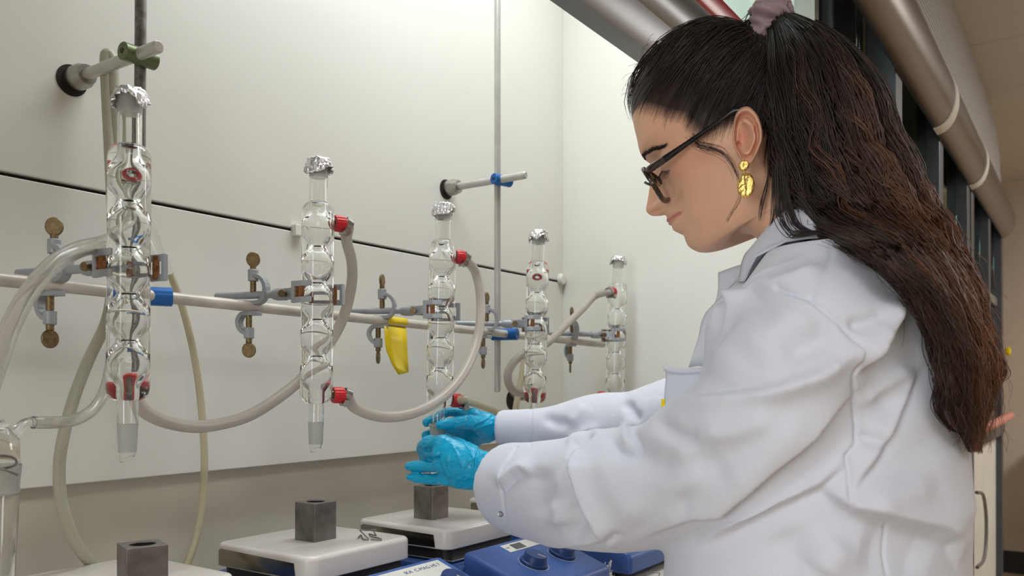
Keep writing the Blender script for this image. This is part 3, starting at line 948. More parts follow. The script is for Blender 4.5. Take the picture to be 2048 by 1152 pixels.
# yellow tape flag on the long rod
bm = bmesh.new()
tp0, tp1 = P(777, 648, Y=RY - .008), P(817, 652, Y=RY - .008)
xa, xb = tp0.x, tp1.x
rows = []
for k in range(13):
    a = PI * (1.15 - 1.75 * k / 12)
    rows.append([(xx, rod_at(xx).y - .0078 * math.sin(a - PI / 2 + .0) , rod_at(xx).z + .0078 * math.cos(a - PI / 2)) for xx in (xa, xb)])
fl = [((768, 652), (813, 660)), ((769, 675), (814, 690)), ((772, 700), (816, 722)), ((784, 730), (817, 744)), ((797, 750), (816, 745))]
for k, (l, r) in enumerate(fl):
    rows.append([tuple(P(l[0], l[1], Y=RY - .010 - .002 * k)), tuple(P(r[0], r[1], Y=RY - .009 - .0012 * k))])
vs = [[bm.verts.new(Vector(row[0]).lerp(Vector(row[1]), f)) for f in (0, .33, .66, 1)] for row in rows]
for A, B in zip(vs[:-1], vs[1:]):
    for f in range(3): bm.faces.new((A[f], A[f + 1], B[f + 1], B[f]))
o = tag(bm_obj('tape_flag', bm, M['yellow'], smooth=True, angle=False), 'yellow tape flag wrapped on the long rod and hanging down', 'tape')
s = o.modifiers.new('sheet', 'SOLIDIFY'); s.thickness = .0004

# ------------------------------------------------------------------ hotplates, blocks, flask, small things
def rounded_box(bm, hx, hy, z0, z1, rc, rt, seg=8):
    """box with vertical corner radius rc and a rounded top edge rt"""
    def outline(ins):
        pts = []
        for cx, cy, a0 in ((1, 1, 0), (-1, 1, 90), (-1, -1, 180), (1, -1, 270)):
            for k in range(seg + 1):
                a = math.radians(a0 + 90 * k / seg)
                pts.append((cx * (hx - rc) + (rc - ins) * math.cos(a), cy * (hy - rc) + (rc - ins) * math.sin(a)))
        return pts
    rings = []
    lv = [(0.0012, z0), (0, z0 + .0012)] + [(rt * (1 - math.cos(a)), z1 - rt + rt * math.sin(a)) for a in [PI / 2 * k / 6 for k in range(7)]]
    for ins, z in lv: rings.append([bm.verts.new((x, y, z)) for x, y in outline(min(ins, rc * .98))])
    for A, B in zip(rings[:-1], rings[1:]):
        n = len(A)
        for k in range(n): bm.faces.new((A[k], A[(k + 1) % n], B[(k + 1) % n], B[k]))
    bm.faces.new(rings[0][::-1]); bm.faces.new(rings[-1])

def hotplate(label, cx, cy, label_big):
    t = thing('hotplate', label, 'hotplate', (cx, cy, .895), 'hotplate stirrers in a row under the condensers')
    bm = bmesh.new(); rounded_box(bm, .09, .09, .076, .105, .016, .006); bm_obj('ceramic_plate', bm, M['ceramic'], t, smooth=True)
    for s in (-1, 1):                                       # polished inlays on the two sides
        bm = bmesh.new()
        pr = [(-.066, .0785), (-.063, .096), (.074, .0985), (.078, .096), (.078, .0775)]
        A = [bm.verts.new((s * .0893, y, z)) for y, z in pr]; B = [bm.verts.new((s * .0908, y, z)) for y, z in pr]
        n = len(pr)
        for k in range(n): bm.faces.new((A[k], A[(k + 1) % n], B[(k + 1) % n], B[k]))
        bm.faces.new(A); bm.faces.new(B)
        bm_obj('side_inlay', bm, M['mirror'], t)
    bm = bmesh.new(); rounded_box(bm, .082, .082, .060, .076, .012, .001); bm_obj('insulation_gap', bm, M['dark'], t, smooth=True)
    bm = bmesh.new(); box(bm, (-.088, -.095, .060), (.088, .088, .0625)); bm_obj('heat_shield', bm, M['chrome'], t, bevel=.0008)
    bm = bmesh.new()
    box(bm, (-.098, -.12, .008), (.098, .135, .058)); bm_obj('housing', bm, M['hp_blue'], t, bevel=.008, seg=3)
    bm = bmesh.new()
    pr = [(-.122, .079), (-.132, .0795), (-.235, .0430), (-.242, .038), (-.242, .010), (-.122, .010)]
    A = [bm.verts.new((-.1, y, z)) for y, z in pr]; B = [bm.verts.new((.1, y, z)) for y, z in pr]
    n = len(pr)
    for k in range(n): bm.faces.new((A[k], A[(k + 1) % n], B[(k + 1) % n], B[k]))
    bm.faces.new(A[::-1]); bm.faces.new(B)
    bm_obj('control_panel', bm, M['hp_blue2'], t, bevel=.006, seg=4)
    for x in (-.085, .085):
        for y in (-.22, .11):
            bm = bmesh.new(); cyl(bm, (x, y, 0), (x, y, .012), .010, seg=16)
            bm_obj('rubber_foot', bm, M['dark'], t, smooth=True)
    # the tilted panel face: local frame with origin at its back edge
    a = math.atan2(.0365, .103)
    F = Matrix.Translation((0, -.132, .0797)) @ Matrix.Rotation(a, 4, 'X')      # local -y runs down the panel
    def plate(name, x0, x1, y0, y1, m, h=.0006, chop=None):
        bm = bmesh.new()
        vs = box(bm, (x0, y0, 0), (x1, y1, h))
        for v in vs: v.co = F @ v.co
        return bm_obj(name, bm, m, t)
    if label_big:
        plate('label', -.086, .086, -.046, -.004, M['label_white'])
        text_mesh('lettering', 'IKA  C-MAG HS 7', .0088, M['print_blue'], t, F @ Matrix.Translation((.012, -.0165, .0007)))
        plate('lcd', -.06, -.03, -.036, -.014, M['lcd'], .0009)
    else:
        plate('label', -.032, .050, -.024, -.004, M['label_white'])
        plate('lcd', -.014, .012, -.0215, -.0075, M['lcd'], .0009)
        text_mesh('lettering', 'ON', .005, M['print_blue'], t, F @ Matrix.Translation((-.029, -.015, .0007)))
    for x in (-.026, .050):
        kn = (x, -.060)
        bm = bmesh.new()
        lathe(bm, [(0, .0004), (.0195, .0004), (.0195, .004), (.0172, .005), (.0162, .0135), (.0150, .0150), (0, .0150)], 36, F @ Matrix.Translation((kn[0], kn[1], 0)))
        k = bm_obj('knob', bm, M['knob_blue'], t, smooth=True)
        bm = bmesh.new()
        for v in box(bm, (kn[0] - .0005, kn[1] - .014, .0149), (kn[0] + .0005, kn[1] - .002, .0153)): v.co = F @ Matrix.Translation((kn[0], kn[1], 0)) @ Matrix.Rotation(.35, 4, 'Z') @ Matrix.Translation((-kn[0], -kn[1], 0)) @ v.co
        o = bm_obj('pointer', bm, M['label_white'], k)
        bm = bmesh.new()
        tube(bm, [F @ Vector((kn[0] + .0222 * math.cos(q), kn[1] + .0222 * math.sin(q), .0004)) for q in [math.radians(100 + 230 * j / 24) for j in range(25)]], .00035, 5)
        bm_obj('dial_mark', bm, M['label_white'], t)
    return t
hotplate('white topped hotplate at bottom left with the stained block', .488, .843, False)
hotplate('white topped hotplate second from left with the wire clip', .764, .840, True)
hotplate('white topped hotplate under the gloved hands with two blue knobs', 1.005, .828, False)
hotplate('white topped hotplate partly hidden behind the sleeve cuff', 1.285, .835, False)

def block(label, x, y, rz, h=.0495, w=.0375):
    bm = bmesh.new()
    # square prism with a bored round hole in its top
    n = 32
    hw, r = w / 2, .0119
    sq = []
    for k in range(n):
        a = 2 * PI * k / n + PI / 4
        c, s = math.cos(a), math.sin(a)
        q = hw / max(abs(c), abs(s))
        sq.append((q * c, q * s))
    rng = [(r * math.cos(2 * PI * k / n + PI / 4), r * math.sin(2 * PI * k / n + PI / 4)) for k in range(n)]
    bot = [bm.verts.new((a, b, 0)) for a, b in sq]
    top = [bm.verts.new((a, b, h)) for a, b in sq]
    rim = [bm.verts.new((a, b, h)) for a, b in rng]
    for k in range(n):
        l = (k + 1) % n
        bm.faces.new((bot[k], bot[l], top[l], top[k])); bm.faces.new((top[k], top[l], rim[l], rim[k]))
    bm.faces.new(bot[::-1])
    dep = [bm.verts.new((a, b, h - .038)) for a, b in rng]
    for k in range(n):
        l = (k + 1) % n
        bm.faces.new((rim[k], rim[l], dep[l], dep[k]))
    bm.faces.new(dep)
    bmesh.ops.recalc_face_normals(bm, faces=bm.faces)
    me = bpy.data.meshes.new('heating_block'); bm.to_mesh(me); bm.free()
    o = new_obj('heating_block', me, M['block'], None, smooth=False)
    b = o.modifiers.new('bevel', 'BEVEL'); b.width = .0009; b.segments = 2; b.limit_method = 'ANGLE'; b.angle_limit = math.radians(50)
    o.location = (x, y, 1.0)
    o.rotation_euler.z = rz
    bm = bmesh.new(); lathe(bm, [(0, h - .0378), (.01185, h - .0378), (.01185, h - .0012), (.0117, h - .0012), (.0117, h - .0374), (0, h - .0374)], 32)
    bm_obj('bore', bm, M['hole'], o, smooth=True)
    return tag(o, label, 'metal block', 'heating blocks on the hotplates')
block('stained metal block with a round bore on the bottom left hotplate', .464, .749, math.radians(-18))
block('metal block with a round bore on the second hotplate', .763, .838, 0)
FX = P(875, 850, t=1.247)
block('metal block under the blue gloved hands', .988, .831, 0)

# flask that she lowers into the block: ground neck on top of a narrow tube
zt = CAMZ + (HZ - 847) / FPX * 1.247
fk = thing('flask', 'small frosted neck flask held between the blue gloves', 'flask', (FX.x, FX.y, 1.052))
h = zt - 1.052
bm = bmesh.new(); lathe(bm, [(.0098, h - .032), (.0108, h - .030), (.0114, h - .004), (.0128, h - .003), (.0128, h), (.0106, h), (.0100, h - .004), (.0088, h - .032)], 36, close=True); bm_obj('ground_neck', bm, M['frost'], fk, smooth=True)
bm = bmesh.new(); lathe(bm, [(.0096, h - .0322), (.0100, h - .040), (.0112, h - .055), (.0112, .010), (.008, .002), (0, .0), (0, .0016), (.007, .0036), (.0098, .012), (.0098, h - .055), (.0086, h - .040), (.0082, h - .0322)], 36); bm_obj('body', bm, M['glass'], fk, smooth=True)

def wire(name, label, pts, r, m, n=60):
    bm = bmesh.new(); tube(bm, pts, r, 8, n)
    return tag(bm_obj(name, bm, m, smooth=True), label, 'wire clip')
Z1 = 1.0015
def pz(a, b, z): return P(a, b, Z=z)
wire('wire_clip', 'bent steel wire clip lying on the second hotplate',
     [pz(716, 1076, Z1), pz(722, 1070, Z1), pz(726, 1078, Z1), pz(737, 1079, Z1), pz(731, 1072, Z1 + .003), pz(722, 1063, Z1 + .006), pz(720, 1060, Z1 + .009), pz(733, 1061, Z1 + .008), pz(752, 1059, Z1 + .009), pz(748, 1064, Z1 + .006), pz(752, 1071, Z1 + .003), pz(738, 1068, Z1 + .001), pz(744, 1073, Z1), pz(760, 1077, Z1), pz(761, 1080, Z1), pz(742, 1079, Z1)], .0008, M['old_steel'], 90)
ZB = .8965
wire('wire_clip', 'small bent wire clip lying on the worktop right of the foil',
     [pz(1293, 1158, ZB), pz(1292, 1149, ZB + .004), pz(1300, 1145, ZB + .006), pz(1316, 1145, ZB + .006), pz(1319, 1149, ZB + .004), pz(1314, 1158, ZB)], .0010, M['old_steel'], 40)
bm = bmesh.new(); tube(bm, [pz(1255, 1096, .915), pz(1285, 1094, .905), pz(1310, 1098, .902), pz(1345, 1104, .902), pz(1400, 1110, .902), pz(1470, 1105, .902)], .0042, 10, 30)
tag(bm_obj('power_cable', bm, M['dark'], smooth=True), 'black power cable on the worktop behind the coat', 'cable')

# crumpled foil lying by the hotplate
rnd = random.Random(5)
bm = bmesh.new()
g = 22
V = [[None] * (g + 1) for _ in range(g + 1)]
fo = pz(1190, 1152, .8965)
for i in range(g + 1):
    for j in range(g + 1):
        a, b = i / g - .5, j / g - .5
        n1 = noise.fractal(Vector((a * 6, b * 6, 3)), 0.7, 2.2, 4)
        n2 = noise.fractal(Vector((a * 6 + 9, b * 6, 7)), 0.7, 2.2, 4)
        V[i][j] = bm.verts.new((a * .062 + n1 * .007, b * .05 + n2 * .007, .004 + abs(n1) * .016 + max(0, a * .5 + .35 + b * .3) ** 2 * .055))
for i in range(g):
    for j in range(g): bm.faces.new((V[i][j], V[i + 1][j], V[i + 1][j + 1], V[i][j + 1]))
o = bm_obj('crumpled_foil', bm, M['foil'], smooth=False)
s = o.modifiers.new('sheet', 'SOLIDIFY'); s.thickness = .0003
o.location = (1.128, .622, .8955)
o.scale = (.72, .72, .9)
o.rotation_euler.z = HEAD - PI / 2
tag(o, 'crumpled sheet of aluminium foil on the worktop by the blue knobs', 'foil')
# ------------------------------------------------------------------ the woman: frames
PHI = math.radians(96)
FD = np.array([math.cos(PHI), math.sin(PHI), 0.0])          # the way she faces
LD = np.array([-math.sin(PHI), math.cos(PHI), 0.0])         # her left, towards the camera
O0 = np.array([.936, .307, 0.0])                            # axis of the head

def sag(px, py, lat=0.0):
    """photo pixel -> point of the upright plane through her head, lat metres to her left"""
    r = np.array(ray(px, py))
    o = O0 + LD * lat
    A = np.array([[r[0], -FD[0]], [r[1], -FD[1]]])
    t, a = np.linalg.solve(A, o[:2])
    p = r * t
    p[2] += CAMZ
    return p
EAR = (1473.0, 290.0)
def dh(d, h, lat=0.0):
    """d forward / h upward of the ear canal in the tilted head (photo-pixel units)"""
    return sag(EAR[0] - .89 * d - .46 * h, EAR[1] + .46 * d - .89 * h, lat)
HF = dh(100, 0) - dh(0, 0); UPX = np.linalg.norm(HF) / 100; HF /= np.linalg.norm(HF)
HU = dh(0, 100) - dh(0, 0); HU /= np.linalg.norm(HU)
C0 = dh(0, 0)
def to_dh(V):
    q = np.asarray(V) - C0
    M3 = np.linalg.inv(np.stack([HF, HU, LD], 1))
    q = q @ M3.T
    return q[:, 0] / UPX, q[:, 1] / UPX, q[:, 2]

person = thing('person', 'woman in white lab coat and blue gloves at the hood, dark hair tied back, glasses', 'person', (.93, .24, 0))
def adopt(o, par=None):
    par = par or person
    o.parent = par
    o.matrix_parent_inverse = Matrix.Translation(-Vector(person.location)) if par is person else par.matrix_parent_inverse.copy()
    if par is not person: o.matrix_parent_inverse = Matrix()
    return o

# ------------------------------------------------------------------ head and neck: fan of cross sections
# F(d,h)  base d  |  B(d,h) | half width | exponent | bump width | widest point (d)
SEC = [
    (30, 217, 30, 0, 217, .012, 2.0, .02, 12), (62, 211, 62, -35, 213, .033, 2.0, .02, 12), (102, 197, 102, -70, 199, .050, 2.1, .02, 10),
    (136, 170, 136, -100, 172, .063, 2.2, .02, 5), (153, 142, 153, -120, 142, .0695, 2.3, .02, 0), (162, 112, 162, -130, 105, .0725, 2.35, .02, 0),
    (168, 88, 168, -133, 80, .0730, 2.35, .02, 0), (175, 68, 173, -133, 55, .0722, 2.3, .02, 2), (174, 54, 168, -130, 35, .0712, 2.25, .014, 4),
    (169, 39, 158, -126, 20, .0702, 2.2, .0090, 6), (178, 22, 155, -120, 5, .0694, 2.15, .0085, 8), (193, 3, 154, -113, -12, .0682, 2.1, .0095, 10),
    (207, -16, 154, -106, -25, .0662, 2.05, .0112, 12), (218.5, -31, 155, -101, -38, .0642, 2.0, .0130, 14), (220, -39, 156, -99, -42, .0634, 2.0, .0145, 15),
    (215, -48, 157, -97, -48, .0624, 2.0, .0155, 16), (203, -54, 158, -96, -53, .0616, 1.98, .0150, 17), (192, -58, 160, -95, -58, .0608, 1.96, .0170, 18),
    (189.5, -66, 161, -95, -66, .0598, 1.94, .0210, 18), (195, -76, 163, -95, -76, .0585, 1.92, .0220, 18), (189, -85, 164, -95, -86, .0572, 1.9, .0215, 18),
    (189.5, -94, 165, -95, -96, .0560, 1.88, .0200, 18), (183, -104, 165, -95, -106, .0548, 1.86, .0190, 18), (176.5, -113, 166, -95, -115, .0536, 1.84, .019, 18),
    (178, -126, 168, -95, -126, .0518, 1.82, .020, 16), (177.5, -137, 170, -95, -135, .0500, 1.80, .02, 14), (170, -150, 165, -95, -145, .0482, 1.80, .02, 12),
    (158, -160, 155, -94, -152, .0465, 1.82, .02, 8), (138, -166, 138, -94, -158, .0450, 1.86, .02, 2), (104, -166, 104, -94, -165, .0446, 1.92, .02, -5),
    (74, -160, 74, -93, -176, .0452, 2.0, .02, -8), (56, -172, 56, -91, -190, .0470, 2.0, .02, -12), (46, -200, 46, -87, -212, .0490, 2.0, .02, -15),
    (42, -245, 42, -79, -255, .0540, 2.0, .02, -10), (46, -300, 46, -90, -310, .0700, 2.0, .02, -10), (50, -350, 50, -100, -360, .085, 2.0, .02, -10)]
A = spline(SEC, 330)
# more rows through the face
NC = 280
th = np.linspace(0, 2 * PI, NC, endpoint=False)
cth, sth = np.cos(th), np.sin(th)
rowsV, rowsT = [], []
skin_c = np.array(srgb(216, 168, 138)[:3]); lip_c = np.array(srgb(200, 132, 118)[:3]); cheek_c = np.array(srgb(212, 150, 124)[:3])
SIDE = []
for q in A:
    dF, hF, dB, db, hB, W, ex, wn, dm = q
    F, Fb, B = dh(dF, hF), dh(dB, hF), dh(db, hB)
    e = F - B; e /= np.linalg.norm(e)
    k = (dm - db) / max(dF - db, 1e-3)
    k = min(.75, max(.25, k))
    Mp = B + (Fb - B) * k
    Lf, Lb = np.dot(Fb - Mp, e), np.dot(Mp - B, e)
    n = ex
    along = np.where(cth > 0, Lf, Lb) * np.sign(cth) * np.abs(cth) ** (2 / n)
    nn = np.where(cth > 0, n, 2.2)
    lat = W * np.sign(sth) * np.abs(sth) ** (2 / nn)
    nb = np.dot(F - Fb, e)
    along = along + np.where(cth > 0, nb * np.exp(-(np.abs(lat) / wn) ** 2.3), 0)
    rowsV.append(Mp + np.outer(along, e) + np.outer(lat, LD))
V = np.array(rowsV)
nr = len(V)
VV = V.reshape(-1, 3)
d_, h_, l_ = to_dh(VV)
al = np.abs(l_)
front = (d_ > 20)
def gs(x, s): return np.exp(-(x / s) ** 2)
mm = 1 / (UPX * 1000)                                          # photo px per mm in the head
disp = np.zeros(len(VV))
# eye sockets, lids, brow, cheekbone, nostril wing, mouth crease, chin cleft, temple
disp += -.0075 * gs(al - .026, .015) * gs(h_ - 30, 13 ) * front
disp += .0050 * gs(al - .031, .0135) * gs(h_ - 22, 15) * front
disp += -.0022 * gs(al - .031, .016) * gs(h_ - 40 + (al - .03) * 300, 4) * front       # upper lid fold
disp += .0022 * gs(al - .028, .018) * gs(h_ - 64, 10) * front
disp += .0030 * gs(al - .045, .016) * gs(h_ + 22, 26) * front
disp += .0048 * gs(al - .0135, .0055) * gs(h_ + 44, 9) * front                         # ala
disp += -.0022 * gs(al - .0205, .003) * gs(h_ + 46, 11) * front
disp += -.0075 * gs(al - .0070, .0036) * gs(h_ + 54, 4.2) * (d_ > 150)                 # nostril
ml = -86 - (al / .024) ** 2 * 5
disp += -.0030 * gs(h_ - ml, 2.4) * (1 / (1 + np.exp((al - .0235) / .0012))) * front
disp += -.0020 * gs(al - .026, .004) * gs(h_ + 91, 6) * front                          # mouth corner
disp += -.0012 * gs(al - .030, .006) * gs(h_ + 66, 16) * front                         # smile line
disp += .0020 * gs(al - .036, .014) * gs(h_ + 118, 20) * front
disp += -.0030 * gs(d_ - 95, 30) * gs(h_ - 60, 30)
dirn = np.outer(np.full(len(VV), .92), HF) + np.outer(np.sign(l_) * np.minimum(1, al / .05), LD) * .55
dirn /= np.linalg.norm(dirn, axis=1)[:, None]
VV = VV + dirn * disp[:, None]
tint = np.tile(skin_c, (len(VV), 1))
wl = np.clip(1.25 * gs(h_ - (-85 - (al / .024) ** 2 * 5.5), 10.5 - al * 230) * (al < .0245) * (d_ > 150), 0, 1)[:, None]
tint = tint * (1 - wl) + lip_c * wl
wc = (.55 * gs(al - .048, .02) * gs(h_ + 20, 34) * front + .5 * gs(al, .012) * gs(h_ + 36, 16) * (d_ > 180))[:, None]
tint = tint * (1 - wc) + cheek_c * wc
# scalp under the hair, hairline traced as (d, h)
HLP = [(1270, 226, 0), (1281, 238, .022), (1303, 240, .036), (1338, 250, .050), (1368, 254, .058), (1378, 268, .061), (1390, 284, .065), (1415, 286, .069), (1440, 268, .071), (1458, 252, .072), (1474, 250, .072), (1500, 256, .072), (1516, 272, .070), (1524, 310, .066), (1545, 400, .050)]
HL = np.array([[v[0] for v in to_dh(sag(*q)[None])[:2]] for q in HLP])
def hairline(d):
    """height of the hairline above a given d"""
    return np.interp(d, HL[:13, 0][::-1], HL[:13, 1][::-1])
def polydist(px, py, L):
    """distance, signed side and position (0..1) along polyline L for points of a plane"""
    best = np.full(len(px), 1e9); sd = np.zeros(len(px)); tt = np.zeros(len(px))
    seg = [math.hypot(L[i + 1][0] - L[i][0], L[i + 1][1] - L[i][1]) for i in range(len(L) - 1)]
    tot = sum(seg); acc = 0
    for i in range(len(L) - 1):
        ax, ay = L[i]; dx, dy = L[i + 1][0] - ax, L[i + 1][1] - ay
        t = np.clip(((px - ax) * dx + (py - ay) * dy) / (dx * dx + dy * dy), 0, 1)
        ex, ey = px - ax - t * dx, py - ay - t * dy
        d = np.hypot(ex, ey)
        m = d < best
        best[m] = d[m]
        sd[m] = np.sign(dx * ey - dy * ex)[m]
        tt[m] = ((acc + t * seg[i]) / tot)[m]
        acc += seg[i]
    return best, sd, tt
hd_, hs_, _t = polydist(d_, h_, [tuple(q) for q in HL])
hair_mask = np.clip(-hs_ * hd_ / 30 + .10, 0, 1)
hair_mask[(h_ > 140) | ((d_ < 0) & (h_ > 80))] = 1
hair_c = np.array(srgb(34, 24, 22)[:3])
hm = (hair_mask * .96)[:, None]
tint = tint * (1 - hm) + hair_c * hm
def grid_quads(nr, nc, off=0, wrap=True):
    i = np.arange(nr - 1)[:, None]; j = np.arange(nc if wrap else nc - 1)[None, :]
    j2 = (j + 1) % nc
    return (np.stack([i * nc + j, i * nc + j2, (i + 1) * nc + j2, (i + 1) * nc + j], -1).reshape(-1, 4) + off)
HV = [VV]; HQ = [grid_quads(nr, NC)]; HT = [tint]
cap = len(VV)
# crown cap
HV.append(np.array([dh(15, 219.5)])); HT.append(np.array([hair_c]))
headV = VV.reshape(nr, NC, 3)
tri = np.array([[cap, (j + 1) % NC, j, j] for j in range(NC)])

# ------------------------------------------------------------------ ears: a relief inside the traced outline
EO = [(1465, 279), (1466, 252), (1471, 229), (1482, 216), (1498, 214), (1514, 229), (1523, 252), (1525, 277), (1518, 300), (1509, 320), (1500, 329), (1488, 327), (1478, 313), (1469, 296)]
EC = (1487, 280)
out = spline(EO + [EO[0]], 140)[:-1]
def make_ear(side):
    nr_, na = 34, len(out)
    P_, T_ = [], []
    for i in range(nr_ + 1):
        r = i / nr_
        for (x, y) in out:
            x1, y1 = EC[0] + (x - EC[0]) * r, EC[1] + (y - EC[1]) * r
            lobe = np.clip((y1 - 308) / 14, 0, 1)
            back = np.clip((x1 - 1467) / 56, 0, 1)
            topq = np.clip((250 - y1) / 30, 0, 1)
            ang = math.atan2(y - EC[1], x - EC[0])
            hgt = .0078 * gs(r - .90, .085) * (1 - .75 * lobe) * (0.35 + .65 * min(1, back * 3 + topq))
            hgt += .0064 * gs(r - .56, .10) * (1 - lobe) * (1 if x1 > 1484 else .25)           # antihelix
            hgt -= .0095 * gs(r, .36) * (1 - lobe)                                              # concha
            hgt -= .0045 * gs(r - .74, .07) * (1 - lobe)
            hgt -= .0110 * gs(x1 - 1477, 5.0) * gs(y1 - 290, 6.5)                               # canal
            hgt += .0042 * gs(x1 - 1471.5, 3.5) * gs(y1 - 293, 8)                                 # tragus
            hgt += .0030 * gs(x1 - 1485, 6) * gs(y1 - 308, 5)
            for LL in (((1492, 306), (1502, 285), (1502, 262), (1488, 240)), ((1502, 264), (1511, 244))):
                hgt += .0034 * gs(polydist(np.array([x1]), np.array([y1]), LL)[0][0], 4.2)
            hgt += .0022 * lobe * (1 - r ** 3)
            edge = max(0, (r - .93) / .07)
            base = .0745 + .0215 * back + .002 * topq + hgt - .0046 * edge ** 2
            P_.append(sag(x1, y1, base if side > 0 else base))
            c = skin_c * (1 - .0) + (np.array(srgb(222, 158, 136)[:3]) - skin_c) * (.45 * gs(r, .5) + .25)
            T_.append(c)
    # back side
    for (x, y) in out:
        back = np.clip((x - 1467) / 56, 0, 1)
        P_.append(sag(EC[0] + (x - EC[0]) * .98, EC[1] + (y - EC[1]) * .98, .0680 + .0165 * back)); T_.append(skin_c)
    for (x, y) in out:
        P_.append(sag(EC[0] + (x - EC[0]) * .5 - 8, EC[1] + (y - EC[1]) * .62, .060)); T_.append(skin_c)
    P_ = np.array(P_)
    if side < 0:
        s = (P_ - O0) @ LD
        P_ = P_ - np.outer(2 * s, LD)
    return P_, grid_quads(nr_ + 3, na), np.array(T_)
off = sum(len(x) for x in HV)
for s in (1, -1):
    p, qd, tt = make_ear(s)
    HV.append(p); HQ.append(qd + off); HT.append(tt)
    off += len(p)
body = np_mesh('body', np.vstack(HV), np.vstack(HQ), M['skin'], None, np.vstack(HT))
body.name = 'head_and_neck'
adopt(body)
bvh_head = BVHTree.FromPolygons([Vector(v) for v in HV[0]], [tuple(q) for q in HQ[0]])

def pmesh(name, m, fn, parent=None, smooth=True, angle=True, bevel=0):
    bm = bmesh.new(); fn(bm)
    return adopt(bm_obj(name, bm, m, smooth=smooth, angle=angle, bevel=bevel), parent)

# eyes: eyeball just showing between lids, lashes, brows
for s in (1, -1):
    c = sag(1331, 349, .032) - HF * .0165
    c = c if s > 0 else c - LD * 2 * ((c - O0) @ LD)
    pmesh('eyeball', M['eye'], lambda bm: bmesh.ops.create_uvsphere(bm, u_segments=24, v_segments=16, radius=.0115, matrix=Matrix.Translation(Vector(c))))
def strands_mesh(Pts, R):
    """Pts (N,K,3), R (N,K) -> triangular tubes"""
    N, K, _ = Pts.shape
    T = np.gradient(Pts, axis=1)
    T /= np.linalg.norm(T, axis=2, keepdims=True) + 1e-12
    ref = np.array([.31, .62, .72])
    n1 = np.cross(T, ref); n1 /= np.linalg.norm(n1, axis=2, keepdims=True) + 1e-12
    n2 = np.cross(T, n1)
    ring = []
    for k in range(3):
        a = 2 * PI * k / 3
        ring.append(Pts + (n1 * math.cos(a) + n2 * math.sin(a)) * R[..., None])
    V = np.stack(ring, 2).reshape(-1, 3)                       # N,K,3
    i = np.arange(N)[:, None, None] * K * 3
    j = np.arange(K - 1)[None, :, None] * 3
    k = np.arange(3)[None, None, :]
    k2 = (k + 1) % 3
    Q = np.stack([i + j + k, i + j + k2, i + j + 3 + k2, i + j + 3 + k], -1).reshape(-1, 4)
    return V, Q
rng = np.random.default_rng(11)
def surf(pt, off=.0006):
    h = bvh_head.find_nearest(Vector(pt))
    n = h[1]
    if n.dot(Vector(pt) - Vector(C0)) < 0: n = -n
    q = h[0]
    nn = (q - Vector(C0)).normalized()
    return np.array(q + nn * off)
def hairs(name, guides, per, jit, rad, m, cols):
    pts, rr = [], []
    for g in guides:
        g = spline(g, 12)
        for _ in range(per):
            o = rng.normal(0, jit, 3)
            pts.append(g + o * np.linspace(.4, 1, len(g))[:, None])
            rr.append(np.linspace(rad, rad * .3, len(g)))
    V, Q = strands_mesh(np.array(pts), np.array(rr))
    return adopt(np_mesh(name, V, Q, m, None, np.tile(cols, (len(V), 1))))
for s in (1, -1):
    lash = []
    for k in range(15):
        f = k / 14
        root = sag(1306 + 26 * f, 351 - 8 * f + 3 * math.sin(PI * f), .018 + .027 * f)
        root = root if s > 0 else root - LD * 2 * ((root - O0) @ LD)
        root = surf(root, .0004)
        tip = root + HF * (.0070 - .0062 * f) - HU * (.0052 + .0036 * math.sin(PI * f)) + LD * s * .004 * f
        midp = root + HF * (.0045 - .002 * f) - HU * .0036 + LD * s * .002 * f
        lash.append([root, midp, tip])
    hairs('eyelashes', lash, 2, .0004, .00020, M['hair'], hair_c)
    line = [[surf(sag(1306 + 2.6 * f, 350 - .8 * f + 3 * math.sin(PI * f / 10), .018 + .0027 * f) - (LD * 2 * (.018 + .0027 * f) if s < 0 else 0), .0003) for f in range(11)]]
    hairs('lash_line', line, 1, 0, .0007, M['hair'], hair_c)
    br = []
    for k in range(46):
        f = k / 45
        bx = np.interp(f, [0, .2, .45, .7, 1], [1289, 1290, 1298, 1311, 1332]); by = np.interp(f, [0, .2, .45, .7, 1], [327, 313, 301, 295, 294])
        a = sag(bx, by, .010 + .038 * f)
        a = surf(a if s > 0 else a - LD * 2 * ((a - O0) @ LD), .0008)
        b = a + LD * s * .0075 - HF * (.002 + .004 * f) + HU * (.0016 * (1 - f) - .0012 * f)
        br.append([a, surf((a + b) / 2, .001), surf(b, .001)])
    hairs('eyebrow', br, 8, .0009, .00022, M['hair'], hair_c)

# ------------------------------------------------------------------ hair
def adj(c): return np.array(srgb(*c)[:3])
C_ROOT, C_MID, C_TIP, C_RED = adj((32, 24, 23)), adj((62, 42, 34)), adj((104, 66, 44)), adj((128, 80, 52))
SP, SR, STT = [], [], []
def add_strands(pts, rad, cols):
    """pts N,K,3; rad N,K; cols N,K,3"""
    SP.append(pts); SR.append(rad); STT.append(cols)
SCR = sag(1537, 78, 0.0)                                      # where the hair is gathered
